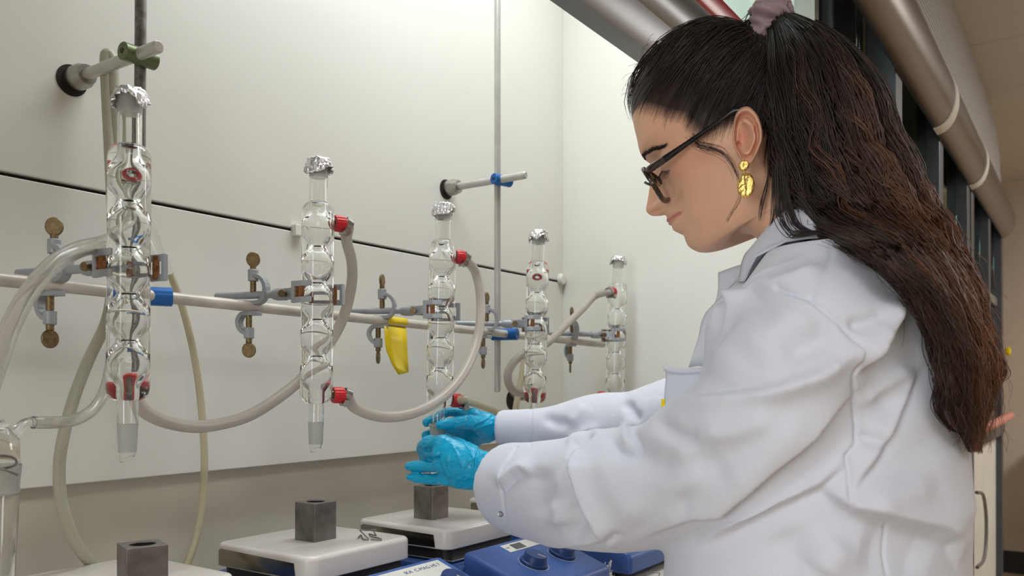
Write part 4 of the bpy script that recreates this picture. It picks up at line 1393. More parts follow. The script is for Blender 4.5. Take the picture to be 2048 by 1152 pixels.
# upper part: combed back from the hairline to the tie
def head_off(p, off):
    h = bvh_head.find_nearest(Vector(p))
    q = h[0]
    nn = (q - Vector(dh(0, 60))).normalized()
    return np.array(q + nn * off)
K = 18
pts, rad, cols = [], [], []
cen = dh(0, 60)
for n_ in range(2600):
    s = rng.choice([1, 1, 1, -1])
    u = rng.uniform(0, 1)
    lam = rng.uniform(0, 1) ** 1.3
    # root on the hairline at position u, then moved towards the tie by lam
    US = np.linspace(0, 1, len(HLP))
    u = u ** 1.15
    d = np.interp(u, US, HL[:, 0]) - abs(rng.normal(0, 4))
    h = np.interp(u, US, HL[:, 1]) + rng.normal(1, 9)
    late = np.interp(u, US, [q[2] for q in HLP]) * (1 if u > .08 else rng.uniform(0, 1))
    root = dh(d, h) + LD * s * late
    gather = SCR + LD * s * rng.uniform(0, .024) + HU * rng.normal(0, .010)
    line = []
    for k in range(K):
        f = k / (K - 1)
        f2 = lam * .75 + (1 - lam * .75) * f
        p = root * (1 - f2) + gather * f2
        p = p + (HU * .005 * math.sin(PI * f2))
        depth = .004 + .013 * f2 * rng.uniform(.55, 1) if k == 0 else depth
        o = .0012 + (.0015 + .0135 * min(1, f2 * 1.8)) * (.4 + .75 * ((n_ * 7919) % 97) / 97)
        q = head_off(p, o)
        if f2 > .8: q = q * (1 - (f2 - .8) / .2) + gather * ((f2 - .8) / .2)
        line.append(q)
    line = np.array(line)
    ph = rng.uniform(0, 6)
    line += np.outer(np.sin(np.linspace(0, rng.uniform(3, 9), K) + ph) * (rng.uniform(.0006, .0026) if n_ % 4 else rng.uniform(.003, .0055)), HU) * np.linspace(0, 1, K)[:, None]
    pts.append(line)
    rad.append(np.full(K, rng.uniform(.0003, .0007)) * np.concatenate([np.linspace(.12, 1, 7), np.ones(K - 7)]))
    c = C_ROOT * rng.uniform(.7, 1.9)
    cols.append(np.tile(c, (K, 1)))
add_strands(np.array(pts), np.array(rad), np.array(cols))
# flyaways at the front and crown
pts, rad, cols = [], [], []
for n_ in range(130):
    u = rng.uniform(0, 1)
    d0 = np.interp(u, [0, .5, 1], [150, 100, -40])
    h0 = np.interp(d0, [-60, 0, 60, 102, 136, 153, 162], [206, 218, 211, 197, 170, 142, 120]) + 8
    root = dh(d0, h0) + LD * rng.uniform(-.03, .05)
    dirv = -HF * rng.uniform(.3, 1) + HU * rng.uniform(.05, .6) + LD * rng.normal(0, .3)
    L_ = rng.uniform(.012, .035)
    f = np.linspace(0, 1, K)
    pts.append(root + np.outer(f * L_, dirv) - np.outer(f ** 2 * L_ * .35, HU))
    rad.append(np.full(K, .00016)); cols.append(np.tile(C_MID, (K, 1)))
add_strands(np.array(pts), np.array(rad), np.array(cols))
# sideburn wisp and the curl past the earring
wis = [(1386, 276), (1398, 290), (1420, 296), (1442, 303), (1462, 322), (1476, 350), (1482, 378), (1478, 402), (1464, 424), (1454, 442)]
pts, rad, cols = [], [], []
for n_ in range(30):
    e = 10 if n_ < 8 else rng.integers(4, 7)
    g = np.array([sag(x + rng.normal(0, 1), y + rng.normal(0, 1) , .074 + .008 * min(1, i / 5)) for i, (x, y) in enumerate(wis[:e])])
    g += rng.normal(0, .0030 if n_ >= 8 else .0012, 3)
    g = spline(g, K - 1)
    g = np.array([g[int(round(i))] for i in np.linspace(0, len(g) - 1, K)])
    pts.append(g); rad.append(np.linspace(.00022, .00012, K)); cols.append(np.tile(C_ROOT * 1.4, (K, 1)))
add_strands(np.array(pts), np.array(rad), np.array(cols))

# long part: rows of (front px, back px, lateral centre, half thickness)
ROWS = [((1540, 62), (1590, 38), .000, .030), ((1528, 130), (1672, 66), .000, .058), ((1526, 190), (1738, 132), .000, .080),
        ((1530, 265), (1782, 210), .000, .090), ((1544, 345), (1812, 298), .002, .090), ((1560, 420), (1852, 372), .006, .088),
        ((1608, 478), (1898, 450), .012, .088), ((1690, 515), (1938, 530), .020, .086), ((1770, 575), (1966, 610), .026, .078),
        ((1826, 650), (1984, 680), .030, .068), ((1850, 725), (1996, 742), .032, .060), ((1872, 800), (1976, 800), .034, .052),
        ((1892, 850), (1966, 858), .035, .046), ((1910, 885), (1950, 905), .036, .040)]
# ------------------------------------------------------------------ distance fields and their surface
def surface_nets(F, org, hs):
    S_ = F < 0
    nx, ny, nz = F.shape
    cn = np.zeros((nx - 1, ny - 1, nz - 1), np.uint8)
    for a in (0, 1):
        for b in (0, 1):
            for c in (0, 1):
                cn += S_[a:nx - 1 + a, b:ny - 1 + b, c:nz - 1 + c]
    idx = np.argwhere((cn > 0) & (cn < 8))
    gid = np.full(cn.shape, -1, np.int32)
    gid[idx[:, 0], idx[:, 1], idx[:, 2]] = np.arange(len(idx))
    co = np.array([(a, b, c) for a in (0, 1) for b in (0, 1) for c in (0, 1)])
    val = np.stack([F[idx[:, 0] + a, idx[:, 1] + b, idx[:, 2] + c] for a, b, c in co], 1)
    acc = np.zeros((len(idx), 3)); cnt = np.zeros(len(idx))
    for i in range(8):
        for j in range(i + 1, 8):
            if np.abs(co[i] - co[j]).sum() != 1: continue
            m = (val[:, i] < 0) != (val[:, j] < 0)
            t = val[m, i] / (val[m, i] - val[m, j])
            acc[m] += co[i] + t[:, None] * (co[j] - co[i])
            cnt[m] += 1
    V = org + (idx + acc / cnt[:, None]) * hs
    Q = []
    for ax in range(3):
        sl0 = [slice(None)] * 3; sl1 = [slice(None)] * 3
        sl0[ax] = slice(0, -1); sl1[ax] = slice(1, None)
        a, b = S_[tuple(sl0)], S_[tuple(sl1)]
        e = np.argwhere(a != b)
        o1, o2 = (ax + 1) % 3, (ax + 2) % 3
        ok = (e[:, o1] > 0) & (e[:, o2] > 0) & (e[:, o1] < F.shape[o1] - 1) & (e[:, o2] < F.shape[o2] - 1)
        e = e[ok]
        s = a[e[:, 0], e[:, 1], e[:, 2]]
        def g(d1, d2):
            q = e.copy(); q[:, o1] -= d1; q[:, o2] -= d2
            return gid[q[:, 0], q[:, 1], q[:, 2]]
        qd = np.stack([g(1, 1), g(0, 1), g(0, 0), g(1, 0)], 1)
        qd[~s] = qd[~s][:, ::-1]
        Q.append(qd)
    return V, np.vstack(Q)

class Field:
    def __init__(s, lo, hi, hs):
        s.lo, s.hs = np.array(lo, float), hs
        n = np.ceil((np.array(hi) - s.lo) / hs).astype(int) + 1
        s.ax = [(s.lo[i] + hs * np.arange(n[i])).astype(np.float32) for i in range(3)]
        s.F = np.full(n, 0.2, np.float32)
    def sub(s, lo, hi):
        sl = []
        for i in range(3):
            a = int(np.clip((lo[i] - s.lo[i]) / s.hs - 1, 0, len(s.ax[i]))); b = int(np.clip((hi[i] - s.lo[i]) / s.hs + 2, 0, len(s.ax[i])))
            sl.append(slice(a, b))
        return tuple(sl), [s.ax[0][sl[0]][:, None, None], s.ax[1][sl[1]][None, :, None], s.ax[2][sl[2]][None, None, :]]
    def smin(s, sl, d, k):
        f = s.F[sl]
        h = np.clip(.5 + .5 * (f - d) / k, 0, 1)
        s.F[sl] = f * (1 - h) + d * h - k * h * (1 - h)
    def cone(s, p, q, r1, r2, k=.02, squash=None):
        """round cone from p to q"""
        p, q = np.array(p, float), np.array(q, float)
        m = max(r1, r2) + k + .03
        sl, (x, y, z) = s.sub(np.minimum(p, q) - m, np.maximum(p, q) + m)
        d = q - p
        L2 = max(1e-9, d @ d)
        t = np.clip(((x - p[0]) * d[0] + (y - p[1]) * d[1] + (z - p[2]) * d[2]) / L2, 0, 1)
        dx, dy, dz = x - p[0] - t * d[0], y - p[1] - t * d[1], z - p[2] - t * d[2]
        dist = np.sqrt(dx * dx + dy * dy + dz * dz) - (r1 + (r2 - r1) * t)
        s.smin(sl, dist.astype(np.float32), k)
    def chain(s, pts, k=.02, kj=.01):
        for a, b in zip(pts[:-1], pts[1:]): s.cone(a[0], b[0], a[1], b[1], k)
    def soft_chain(s, pts, k, n=26):
        """smoothly varying limb: hard union of many short cones, blended once; k number or (centre, reach, k_in, k_out)"""
        A = spline([tuple(p) + (r,) for p, r in pts], n)
        lo, hi = A[:, :3].min(0), A[:, :3].max(0)
        m = A[:, 3].max() + .05
        sl, (x, y, z) = s.sub(lo - m, hi + m)
        best = None
        for a, b in zip(A[:-1], A[1:]):
            d = b[:3] - a[:3]
            L2 = max(1e-9, d @ d)
            t = np.clip(((x - a[0]) * d[0] + (y - a[1]) * d[1] + (z - a[2]) * d[2]) / L2, 0, 1)
            q = np.sqrt((x - a[0] - t * d[0]) ** 2 + (y - a[1] - t * d[1]) ** 2 + (z - a[2] - t * d[2]) ** 2) - (a[3] + (b[3] - a[3]) * t)
            best = q if best is None else np.minimum(best, q)
        if isinstance(k, tuple):
            c, reach, ki, ko = k
            w_ = np.clip(1 - np.sqrt((x - c[0]) ** 2 + (y - c[1]) ** 2 + (z - c[2]) ** 2) / reach, 0, 1)
            k = ko + (ki - ko) * w_
        s.smin(sl, best.astype(np.float32), k)
    def mesh(s): return surface_nets(s.F, s.lo, s.hs)

def relax(V, Q, it=3, lam=.5):
    n = len(V)
    E = np.vstack([Q[:, [0, 1]], Q[:, [1, 2]], Q[:, [2, 3]], Q[:, [3, 0]]])
    deg = np.bincount(E.ravel(), minlength=n)[:, None]
    for _ in range(it):
        acc = np.stack([np.bincount(E[:, 0], V[E[:, 1], c], n) + np.bincount(E[:, 1], V[E[:, 0], c], n) for c in range(3)], 1)
        V = V + lam * (acc / np.maximum(deg, 1) - V)
    return V
def normals(V, Q):
    n = np.cross(V[Q[:, 2]] - V[Q[:, 0]], V[Q[:, 3]] - V[Q[:, 1]])
    N = np.stack([sum(np.bincount(Q[:, k], n[:, c], len(V)) for k in range(4)) for c in range(3)], 1)
    return N / (np.linalg.norm(N, axis=1, keepdims=True) + 1e-12)

# ------------------------------------------------------------------ the lab coat
Zc = lambda x, y: (950 + .5833 * x, 480 + .5833 * y)           # from the 1800 px wide study crop
f = Field((.60, -.02, .48), (1.34, .86, 1.42), .0042)
# torso: stacked ellipses
tz = [.48, .62, .80, .95, 1.05, 1.12, 1.20, 1.26, 1.30, 1.335, 1.36, 1.40]
tcx = [.93, .93, .93, .93, .93, .93, .93, .93, .932, .934, .935, .935]
tcy = [.235, .24, .245, .247, .247, .243, .230, .220, .214, .212, .212, .212]
thx = [.215, .205, .195, .19, .188, .186, .184, .180, .165, .125, .085, .065]
thy = [.180, .172, .160, .150, .146, .142, .128, .110, .094, .078, .064, .05]
x, y, z = f.ax[0][:, None, None], f.ax[1][None, :, None], f.ax[2]
sm = lambda a: np.interp(z, tz, a).astype(np.float32)[None, None, :]
cx, cy, hx, hy = sm(tcx), sm(tcy), sm(thx), sm(thy)
e = np.sqrt(((x - cx) / hx) ** 2 + ((y - cy) / hy) ** 2) if False else (np.abs((x - cx) / hx) ** 2.2 + np.abs((y - cy) / hy) ** 2.2) ** (1 / 2.2)
f.F = ((e - 1) * np.minimum(hx, hy) * .9).astype(np.float32)
f.F = np.maximum(f.F, (.50 - z)[None, None, :])
f.F = np.maximum(f.F, (z - 1.338)[None, None, :]).astype(np.float32)
def W(px, py, t): return np.array(P(px, py, t=t))
# near sleeve
NS = [((1640, 650), 95, .735), ((1590, 740), 112, .740), ((1520, 830), 130, .765), ((1430, 910), 140, .81), ((1330, 965), 125, .87),
      ((1225, 980), 124, .93), ((1130, 985), 108, 1.01), ((1060, 980), 96, 1.07), ((1005, 968), 84, 1.12), ((985, 965), 82, 1.14)]
ns = [(W(*c, t), r * t / FPX) for c, r, t in NS]
f.soft_chain(ns, (ns[0][0], .20, .035, .006), 40)
# far sleeve
fs = [(np.array((1.105, .235, 1.275)), .062), (np.array((1.15, .36, 1.19)), .066), (W(1350, 842, 1.19), .062), (W(1270, 850, 1.235), .050), (W(1195, 852, 1.255), .048), (W(1110, 856, 1.275), .0345), (W(1050, 857, 1.285), .0300), (W(960, 857, 1.30), .0288)]
f.soft_chain(fs, .02, 30)
# shoulders
f.cone((.795, .205, 1.250), (.90, .205, 1.285), .048, .042, .03)
f.cone((1.065, .205, 1.250), (.96, .205, 1.285), .048, .042, .03)
f.cone(sag(1542, 548, 0), sag(1500, 640, 0), .030, .040, .03)
# cut both cuffs open-ended with a plane across the wrist
def cut(c, n, rad):
    c, n = np.array(c), np.array(n) / np.linalg.norm(n)
    sl, (x, y, z) = f.sub(c - rad, c + rad)
    pl = (x - c[0]) * n[0] + (y - c[1]) * n[1] + (z - c[2]) * n[2]
    near = ((x - c[0]) ** 2 + (y - c[1]) ** 2 + (z - c[2]) ** 2) < rad * rad
    f.F[sl] = np.where(near, np.maximum(f.F[sl], pl), f.F[sl])
cutn = ns[-1][0] - ns[-3][0]
cut(W(1018, 966, 1.11), W(985, 962, 1.135) - W(1085, 972, 1.045), .12)
cut(W(1000, 857, 1.298), W(993, 857, 1.30) - W(1090, 858, 1.275), .07)
CV, CQ = f.mesh()
CV = relax(CV, CQ, 4, .5)
# one subdivision for folds (each quad into four)
def subdivide(V, Q):
    n = len(V)
    E = np.sort(np.vstack([Q[:, [0, 1]], Q[:, [1, 2]], Q[:, [2, 3]], Q[:, [3, 0]]]), 1)
    U, inv = np.unique(E[:, 0].astype(np.int64) * n + E[:, 1], return_inverse=True)
    e0, e1 = U // n, U % n
    mid = (V[e0] + V[e1]) / 2
    cen = V[Q].mean(1)
    m = len(Q)
    ei = inv.reshape(4, m).T + n
    ci = np.arange(m) + n + len(U)
    Q2 = np.vstack([np.stack([Q[:, k], ei[:, k], ci, ei[:, (k + 3) % 4]], 1) for k in range(4)])
    return np.vstack([V, mid, cen]), Q2
m = CV[CQ].mean(1)[:, 2] > .97
low, hi_ = CQ[~m], CQ[m]
CN = normals(CV, CQ)
vx, vy, vt = proj(CV)
campos = np.array([0, 0, CAMZ])
FOLDS = [  # kind, amplitude (m), width (px), traced line; v groove, c cusped ridge, g soft ridge, S overlapping step (right-hand side raised)
    ('S', .0090, 45, [(1411, 747), (1436, 709), (1464, 677), (1468, 660), (1477, 637), (1486, 600), (1520, 587)]),
    ('c', .0065, 12, [(1386, 731), (1442, 666), (1511, 575), (1599, 516)]),
    ('c', .0060, 11, [(1405, 739), (1449, 675), (1480, 600)]),
    ('c', .0055, 13, [(1399, 737), (1474, 619), (1567, 550)]),
    ('c', .0055, 14, [(1511, 587), (1555, 573), (1649, 534)]),
    ('v', .0050, 14, [(1690, 655), (1725, 650), (1765, 632)]),
    ('c', .0085, 26, [(1710, 735), (1745, 662), (1795, 596)]),
    ('S', .0060, 42, [(1800, 612), (1780, 645), (1745, 692), (1712, 742)]),
    ('S', .0060, 40, [(1328, 795), (1400, 792), (1475, 785), (1540, 775), (1632, 739), (1704, 692)]),
    ('g', .0040, 26, [(1490, 783), (1560, 771), (1632, 740), (1704, 693)]),
    ('S', .0080, 36, [(1704, 787), (1622, 871), (1560, 919), (1446, 1017), (1400, 1030), (1290, 1075)]),
    ('S', .0080, 30, [(1689, 914), (1680, 935), (1637, 974), (1560, 1009), (1480, 1050), (1400, 1092)]),
    ('S', .0110, 60, [(1910, 1130), (1895, 1084), (1866, 1062), (1780, 1041), (1694, 1019), (1637, 974)]),
    ('c', .0060, 24, [(1708, 811), (1775, 768), (1842, 729)]),
    ('S', .0065, 45, [(1847, 744), (1771, 887), (1699, 983)]),
    ('g', .0040, 30, [(1720, 1010), (1770, 985), (1857, 968)]),
    ('v', .0040, 10, [(1708, 868), (1740, 880), (1775, 888)]),
    ('S', .0110, 36, [(1222, 1102), (1209, 1079), (1200, 1060), (1175, 1016), (1156, 972), (1145, 935), (1150, 897)]),
    ('c', .0060, 8, [(1137, 891), (1144, 876), (1169, 863), (1206, 855)]),
    ('v', .0060, 6, [(1144, 894), (1169, 876), (1190, 866)]),
    ('v', .0050, 9, [(1215, 868), (1235, 905), (1262, 909), (1268, 885), (1262, 845)]),
    ('c', .0050, 9, [(1250, 845), (1253, 890)]),
    ('v', .0045, 14, [(1318, 830), (1325, 850), (1353, 870), (1400, 886)]),
    ('S', .0080, 20, [(1062, 950), (1044, 944), (1025, 958), (1005, 981)]),
    ('c', .0045, 14, [(1112, 985), (1128, 947), (1144, 900)]),
    ('g', .0045, 18, [(1113, 1000), (1119, 1052)]),
    ('S', .0055, 14, [(1209, 1079), (1200, 1086), (1106, 1096), (1056, 1091)]),
    ('v', .0045, 5, [(1212, 1079), (1240, 1057)]),
    ('g', .0050, 34, [(1200, 900), (1240, 980), (1285, 1050)]),
    ('g', .0040, 40, [(1330, 905), (1400, 960), (1470, 985)]),
    ('v', .0065, 10, [(1250, 800), (1262, 825), (1280, 842)]),
    ('c', .0045, 14, [(1140, 850), (1162, 825), (1172, 808)]),
    ('v', .0045, 12, [(1085, 830), (1110, 845), (1140, 850)]),
    ('g', .0055, 40, [(1690, 1080), (1640, 1150)]), ('v', .004, 40, [(1560, 1060), (1600, 1152)]),
    ('v', .0050, 30, [(1250, 880), (1300, 925), (1370, 935), (1450, 915)]), ('g', .0045, 26, [(1390, 868), (1470, 860), (1560, 830)]),
    ('v', .0040, 24, [(1340, 1030), (1400, 985), (1470, 930)]), ('g', .0040, 26, [(1440, 990), (1530, 900), (1610, 830)]),
    ('v', .0045, 26, [(1080, 930), (1075, 985), (1085, 1040)]), ('v', .0045, 18, [(1150, 1000), (1160, 1050), (1150, 1080)]),
    ('v', .0050, 34, [(1560, 700), (1620, 690), (1670, 665)]), ('g', .0040, 40, [(1500, 720), (1580, 650), (1640, 630)]),
    ('v', .0045, 40, [(1740, 830), (1800, 780), (1850, 700)]), ('g', .0050, 50, [(1850, 880), (1900, 960), (1930, 1060)]),
    ('v', .0050, 50, [(1720, 1090), (1800, 1110), (1860, 1130)]),
    # seams
    ('v', .0030, 3.0, [(1561, 581), (1621, 600), (1681, 648), (1700, 677), (1713, 695), (1711, 722), (1699, 749), (1704, 784), (1711, 849), (1709, 890), (1689, 911), (1694, 935), (1693, 1007), (1694, 1019)]),
    ('v', .0018, 2.6, [(1663, 503), (1655, 534), (1621, 600)]),
    ('v', .0018, 2.4, [(1780, 1041), (1780, 1152)]),
    ('v', .0020, 2.4, [(1033, 894), (1009, 935), (1004, 979), (1009, 1029), (1016, 1060)]),
    ('v', .0020, 2.4, [(1062, 819), (1060, 891)]),
]
def fold_disp(V, N):
    px, py, t = proj(V)
    vd = campos - V
    vd /= np.linalg.norm(vd, axis=1, keepdims=True)
    face = np.clip(((N * vd).sum(1) + .05) / .3, 0, 1)
    out = np.zeros(len(V)); fine = np.zeros(len(V))
    for kind, amp, wd, L in FOLDS:
        xs, ys = [q[0] for q in L], [q[1] for q in L]
        mrg = wd * 3.2
        m = (px > min(xs) - mrg) & (px < max(xs) + mrg) & (py > min(ys) - mrg) & (py < max(ys) + mrg) & (face > 0)
        if not m.any(): continue
        d, s, tt = polydist(px[m], py[m], L)
        taper = np.clip(np.minimum(tt, 1 - tt) * 4 + .1, 0, 1) if wd > 4 else 1.0
        if kind == 'v': q = -np.exp(-(d / wd) ** 2)
        elif kind == 'g': q = np.exp(-(d / wd) ** 2)
        elif kind == 'c': q = np.exp(-(np.sqrt(d * d + 9) - 3) / wd) - .25 * np.exp(-(d / (wd * 2.4)) ** 2)
        else:
            x_ = s * d
            q = np.where(x_ > 0, np.exp(-(x_ / wd) ** 1.3), 0) * (1 / (1 + np.exp(-x_ / 2.6))) - .35 * np.where(x_ <= 0, np.exp(x_ / (wd * .35)), np.exp(-x_ / 2))
        (fine if wd < 4 else out)[m] += amp * (1.7 if wd < 4 else 1.8) * q * taper * face[m]
    return out, fine
# refine the upper coat, keep the unseen lower part coarse
UV, UQ = CV, CQ
UV, UQ = subdivide(UV, UQ)
UV = relax(UV, UQ, 2, .5)
N = normals(UV, UQ)
dsp, seam = fold_disp(UV, N)
E_ = np.vstack([UQ[:, [0, 1]], UQ[:, [1, 2]], UQ[:, [2, 3]], UQ[:, [3, 0]]])
dg_ = np.maximum(np.bincount(E_.ravel(), minlength=len(UV)), 1)
for _ in range(4):
    dsp = .4 * dsp + .6 * (np.bincount(E_[:, 0], dsp[E_[:, 1]], len(UV)) + np.bincount(E_[:, 1], dsp[E_[:, 0]], len(UV))) / dg_
dsp = dsp + seam
nz = np.array([noise.fractal(Vector(v * 9), 1.0, 2.0, 2) for v in UV[:: max(1, 1)]]) if len(UV) < 60000 else None
if nz is None:
    s1 = np.sin(UV @ np.array([31., 17., 23.]) + 2 * np.sin(UV @ np.array([9., -21., 14.]))) * np.sin(UV @ np.array([-14., 26., 19.]) + 1.7 * np.sin(UV @ np.array([18., 11., -25.])))
    nz = s1
UV = UV + N * (dsp + nz * .0005)[:, None]
UV = relax(UV, UQ, 2, .5)
coat = adopt(np_mesh('lab_coat', UV, UQ, M['cloth']))
bvh_coat = BVHTree.FromPolygons([Vector(v) for v in CV], [tuple(int(i) for i in q) for q in CQ])
def coat_pt(px, py, off=.003):
    """point on the coat seen at a photo pixel, lifted towards the outside"""
    o = Vector((0, 0, CAMZ)); d = ray(px, py).normalized()
    h = bvh_coat.ray_cast(o, d)
    if h[0] is None: return None
    n = h[1] if h[1].dot(d) < 0 else -h[1]
    return h[0] + n * off

def sheet(name, rows, m, thick, parent, n_=10, push=0):
    """cloth piece through rows of points (all rows the same length)"""
    bm = bmesh.new()
    R = [spline([tuple(p) for p in r], n_) for r in rows]
    R = [np.array([spline([tuple(r[i]) for r in R], n_)[j] for i in range(len(R[0]))]) for j in range(len(spline([tuple(r[0]) for r in R], n_)))]
    def lift(p):
        h = bvh_coat.find_nearest(Vector(p), .05) if push else (None,)
        if h[0] is None: return p
        d = (Vector(p) - h[0]).dot(h[1])
        return p if d >= push else np.array(Vector(p) + h[1] * (push - d))
    R = [[lift(p) if not (push and i_ < len(R) * .36 and name == 'collar') else p for p in r] for i_, r in enumerate(R)]
    vs = [[bm.verts.new(p) for p in r] for r in R]
    for A_, B_ in zip(vs[:-1], vs[1:]):
        for k in range(len(A_) - 1): bm.faces.new((A_[k], A_[k + 1], B_[k + 1], B_[k]))
    o = bm_obj(name, bm, m, smooth=True, angle=False)
    s = o.modifiers.new('sheet', 'SOLIDIFY'); s.thickness = thick; s.offset = 1
    return adopt(o, parent)

# collar: folded leaf, traced on her near side and mirrored
Tn = [(1519, 493, .030), (1540, 464, .046), (1566, 437, .057), (1592, 421, .060), (1622, 408, .050), (1640, 402, .025), (1645, 400, 0)]
On = [(1483, 567, .036), (1512, 566, .058), (1572, 524, .088), (1620, 492, .098), (1660, 470, .082), (1680, 455, .04), (1685, 452, 0)]
def mir(p):
    return p - LD * 2 * ((p - O0) @ LD)
T3 = [sag(*q) for q in Tn]; O3 = [sag(*q) for q in On]
T3 = T3 + [mir(p) for p in T3[-2::-1]]; O3 = O3 + [mir(p) for p in O3[-2::-1]]
out_ = []
for a, b in zip(T3, O3):
    hv_ = (b - a) * np.array([1, 1, 0]); hv_ /= np.linalg.norm(hv_) + 1e-9
    out_.append(hv_)
inn = [a - np.array([0, 0, .035]) - h_ * .002 for a, h_ in zip(T3, out_)]
up = [a + np.array([0, 0, .0015]) + h_ * .004 for a, h_ in zip(T3, out_)]
m1 = [a * .66 + b * .34 + h_ * .008 + np.array([0, 0, .004]) for a, b, h_ in zip(T3, O3, out_)]
m2 = [a * .30 + b * .70 + h_ * .006 + np.array([0, 0, .002]) for a, b, h_ in zip(T3, O3, out_)]
sheet('collar', [inn, T3, up, m1, m2, O3], M['cloth'], .0018, coat, 26, push=.006)
# lapels, pocket, badge, snap
def flat_piece(name, outline, thick, parent, lat, m=None, curve=.0):
    """cloth leaf whose outline is traced on an upright plane lat metres to her left"""
    bm = bmesh.new()
    A_ = [Vector(sag(x, y, lat + curve * i)) for i, (x, y) in enumerate(outline)]
    f_ = bm.faces.new([bm.verts.new(p) for p in A_])
    o = bm_obj(name, bm, m or M['cloth'])
    s = o.modifiers.new('sheet', 'SOLIDIFY'); s.thickness = thick; s.offset = 0
    b = o.modifiers.new('edge', 'BEVEL'); b.width = thick * .4; b.segments = 2
    return adopt(o, parent)
sheet('lapel', [[sag(1484, 528, -.010), sag(1460, 536, -.022), sag(1436, 545, -.034)], [sag(1482, 568, .000), sag(1456, 574, -.014), sag(1435, 585, -.028)],
                [sag(1474, 582, .010), sag(1446, 604, -.006), sag(1424, 622, -.018)]], M['cloth'], .0018, coat, 8)
sheet('lapel', [[sag(1516, 556, .050), sag(1498, 562, .040), sag(1479, 568, .026)], [sag(1480, 610, .060), sag(1450, 612, .046), sag(1414, 626, .026)],
                [sag(1450, 670, .066), sag(1422, 668, .052), sag(1398, 680, .034)], [sag(1415, 735, .072), sag(1396, 732, .058), sag(1380, 735, .040)]], M['cloth'], .0018, coat, 8, push=.003)
pk = [[sag(1331, 737, .098), sag(1352, 741, .105), sag(1380, 742, .108), sag(1412, 741, .108)],
      [sag(1331, 760, .100), sag(1352, 764, .107), sag(1380, 765, .110), sag(1410, 764, .108)],
      [sag(1328, 800, .100), sag(1350, 804, .106), sag(1380, 806, .108), sag(1410, 806, .106)],
      [sag(1330, 850, .096), sag(1352, 854, .102), sag(1380, 856, .104), sag(1410, 856, .102)]]
sheet('pocket', pk, M['cloth'], .0022, coat, 14)
pmesh('pocket_hem', M['cloth'], lambda bm: tube(bm, [sag(1330, 733, .094), sag(1335, 738, .101), sag(1360, 742, .108), sag(1385, 742, .109), sag(1412, 740, .108)], .0032, 8, 24), coat)
pmesh('badge_edge', M['yellow'], lambda bm: box(bm, Vector(sag(1326, 818, .099)) - Vector((.002, .003, 0)), Vector(sag(1326, 800, .099)) + Vector((.002, .001, .001))), coat)
q = coat_pt(1003, 1027, .0015)
if q:
    bm = bmesh.new(); d = (Vector((0, 0, CAMZ)) - q).normalized() + Vector((-.8, .3, 0))
    lathe(bm, [(.0020, 0), (.0033, 0), (.0036, .0006), (.0033, .0010), (.0020, .0008)], 24, axis_mat(q, d), close=True)
    adopt(bm_obj('snap_button', bm, M['snap'], smooth=True), coat)

# trousers and shoes below the frame
def legs(bm):
    for s in (-1, 1):
        tube(bm, [(.93 + s * .085, .24, .72), (.93 + s * .085, .245, .50), (.93 + s * .09, .24, .30), (.93 + s * .095, .23, .085)], [.085, .068, .058, .055], 20, 14)
pmesh('trousers', M['denim'], legs)
for s in (-1, 1):
    def shoe(bm, s=s):
        xx = .93 + s * .095
        prof = [(-.075, .030, .035), (-.06, .036, .055), (-.02, .038, .060), (.04, .040, .045), (.10, .042, .034), (.15, .034, .026), (.165, .015, .018)]
        rings = []
        for y, w_, hh in prof:
            rings.append([bm.verts.new((xx + w_ * math.cos(a), .235 + y, max(0.001, hh + hh * math.sin(a)))) for a in [2 * PI * k / 16 for k in range(16)]])
        for A_, B_ in zip(rings[:-1], rings[1:]):
            for k in range(16): bm.faces.new((A_[k], A_[(k + 1) % 16], B_[(k + 1) % 16], B_[k]))
        bm.faces.new(rings[0][::-1]); bm.faces.new(rings[-1])
    pmesh('shoe', M['black'], shoe)

# ------------------------------------------------------------------ gloves
def Hh(zx, zy, t): return np.array(P(780 + zx / 4.43, 760 + zy / 4.43, t=t))
def zr(r, t): return r / 4.43 * t / FPX
def glove(name, chains, hs, k, folds, seed):
    pts = [p for c in chains for p, r in c]
    lo = np.min(pts, 0) - .04; hi = np.max(pts, 0) + .04
    f = Field(lo, hi, hs)
    for c, kk in zip(chains, k): f.soft_chain(c, kk, 12)
    V, Q = f.mesh()
    V = relax(V, Q, 2, .5)
    N = normals(V, Q)
    px, py, t = proj(V)
    vd = campos - V; vd /= np.linalg.norm(vd, axis=1, keepdims=True)
    face = np.clip(((N * vd).sum(1) + .1) / .4, 0, 1)
    d_ = np.zeros(len(V))
    for kind, amp, wd, L in folds:
        L = [(780 + a / 4.43, 760 + b / 4.43) for a, b in L]
        d, s, tt = polydist(px, py, L)
        q = np.exp(-(d / wd) ** 2) * np.clip(np.minimum(tt, 1 - tt) * 6 + .2, 0, 1)
        d_ += amp * q * face * (1 if kind == 'r' else -1)
    w1 = np.array([noise.noise(Vector((v[0] * 60, v[1] * 60, v[2] * 150)) + Vector((seed, 0, 0))) for v in V])
    w2 = np.array([noise.noise(Vector((v[0] * 150, v[1] * 150, v[2] * 300)) + Vector((seed, 5, 0))) for v in V])
    V = V + N * (d_ + (1 - np.abs(w1)) ** 6 * .0009 - .0002 + w2 * .0003)[:, None]
    return adopt(np_mesh(name, V, Q, M['nitrile']))
def ch(*a): return [(Hh(x, y, t), zr(r, t)) for x, y, r, t in a]
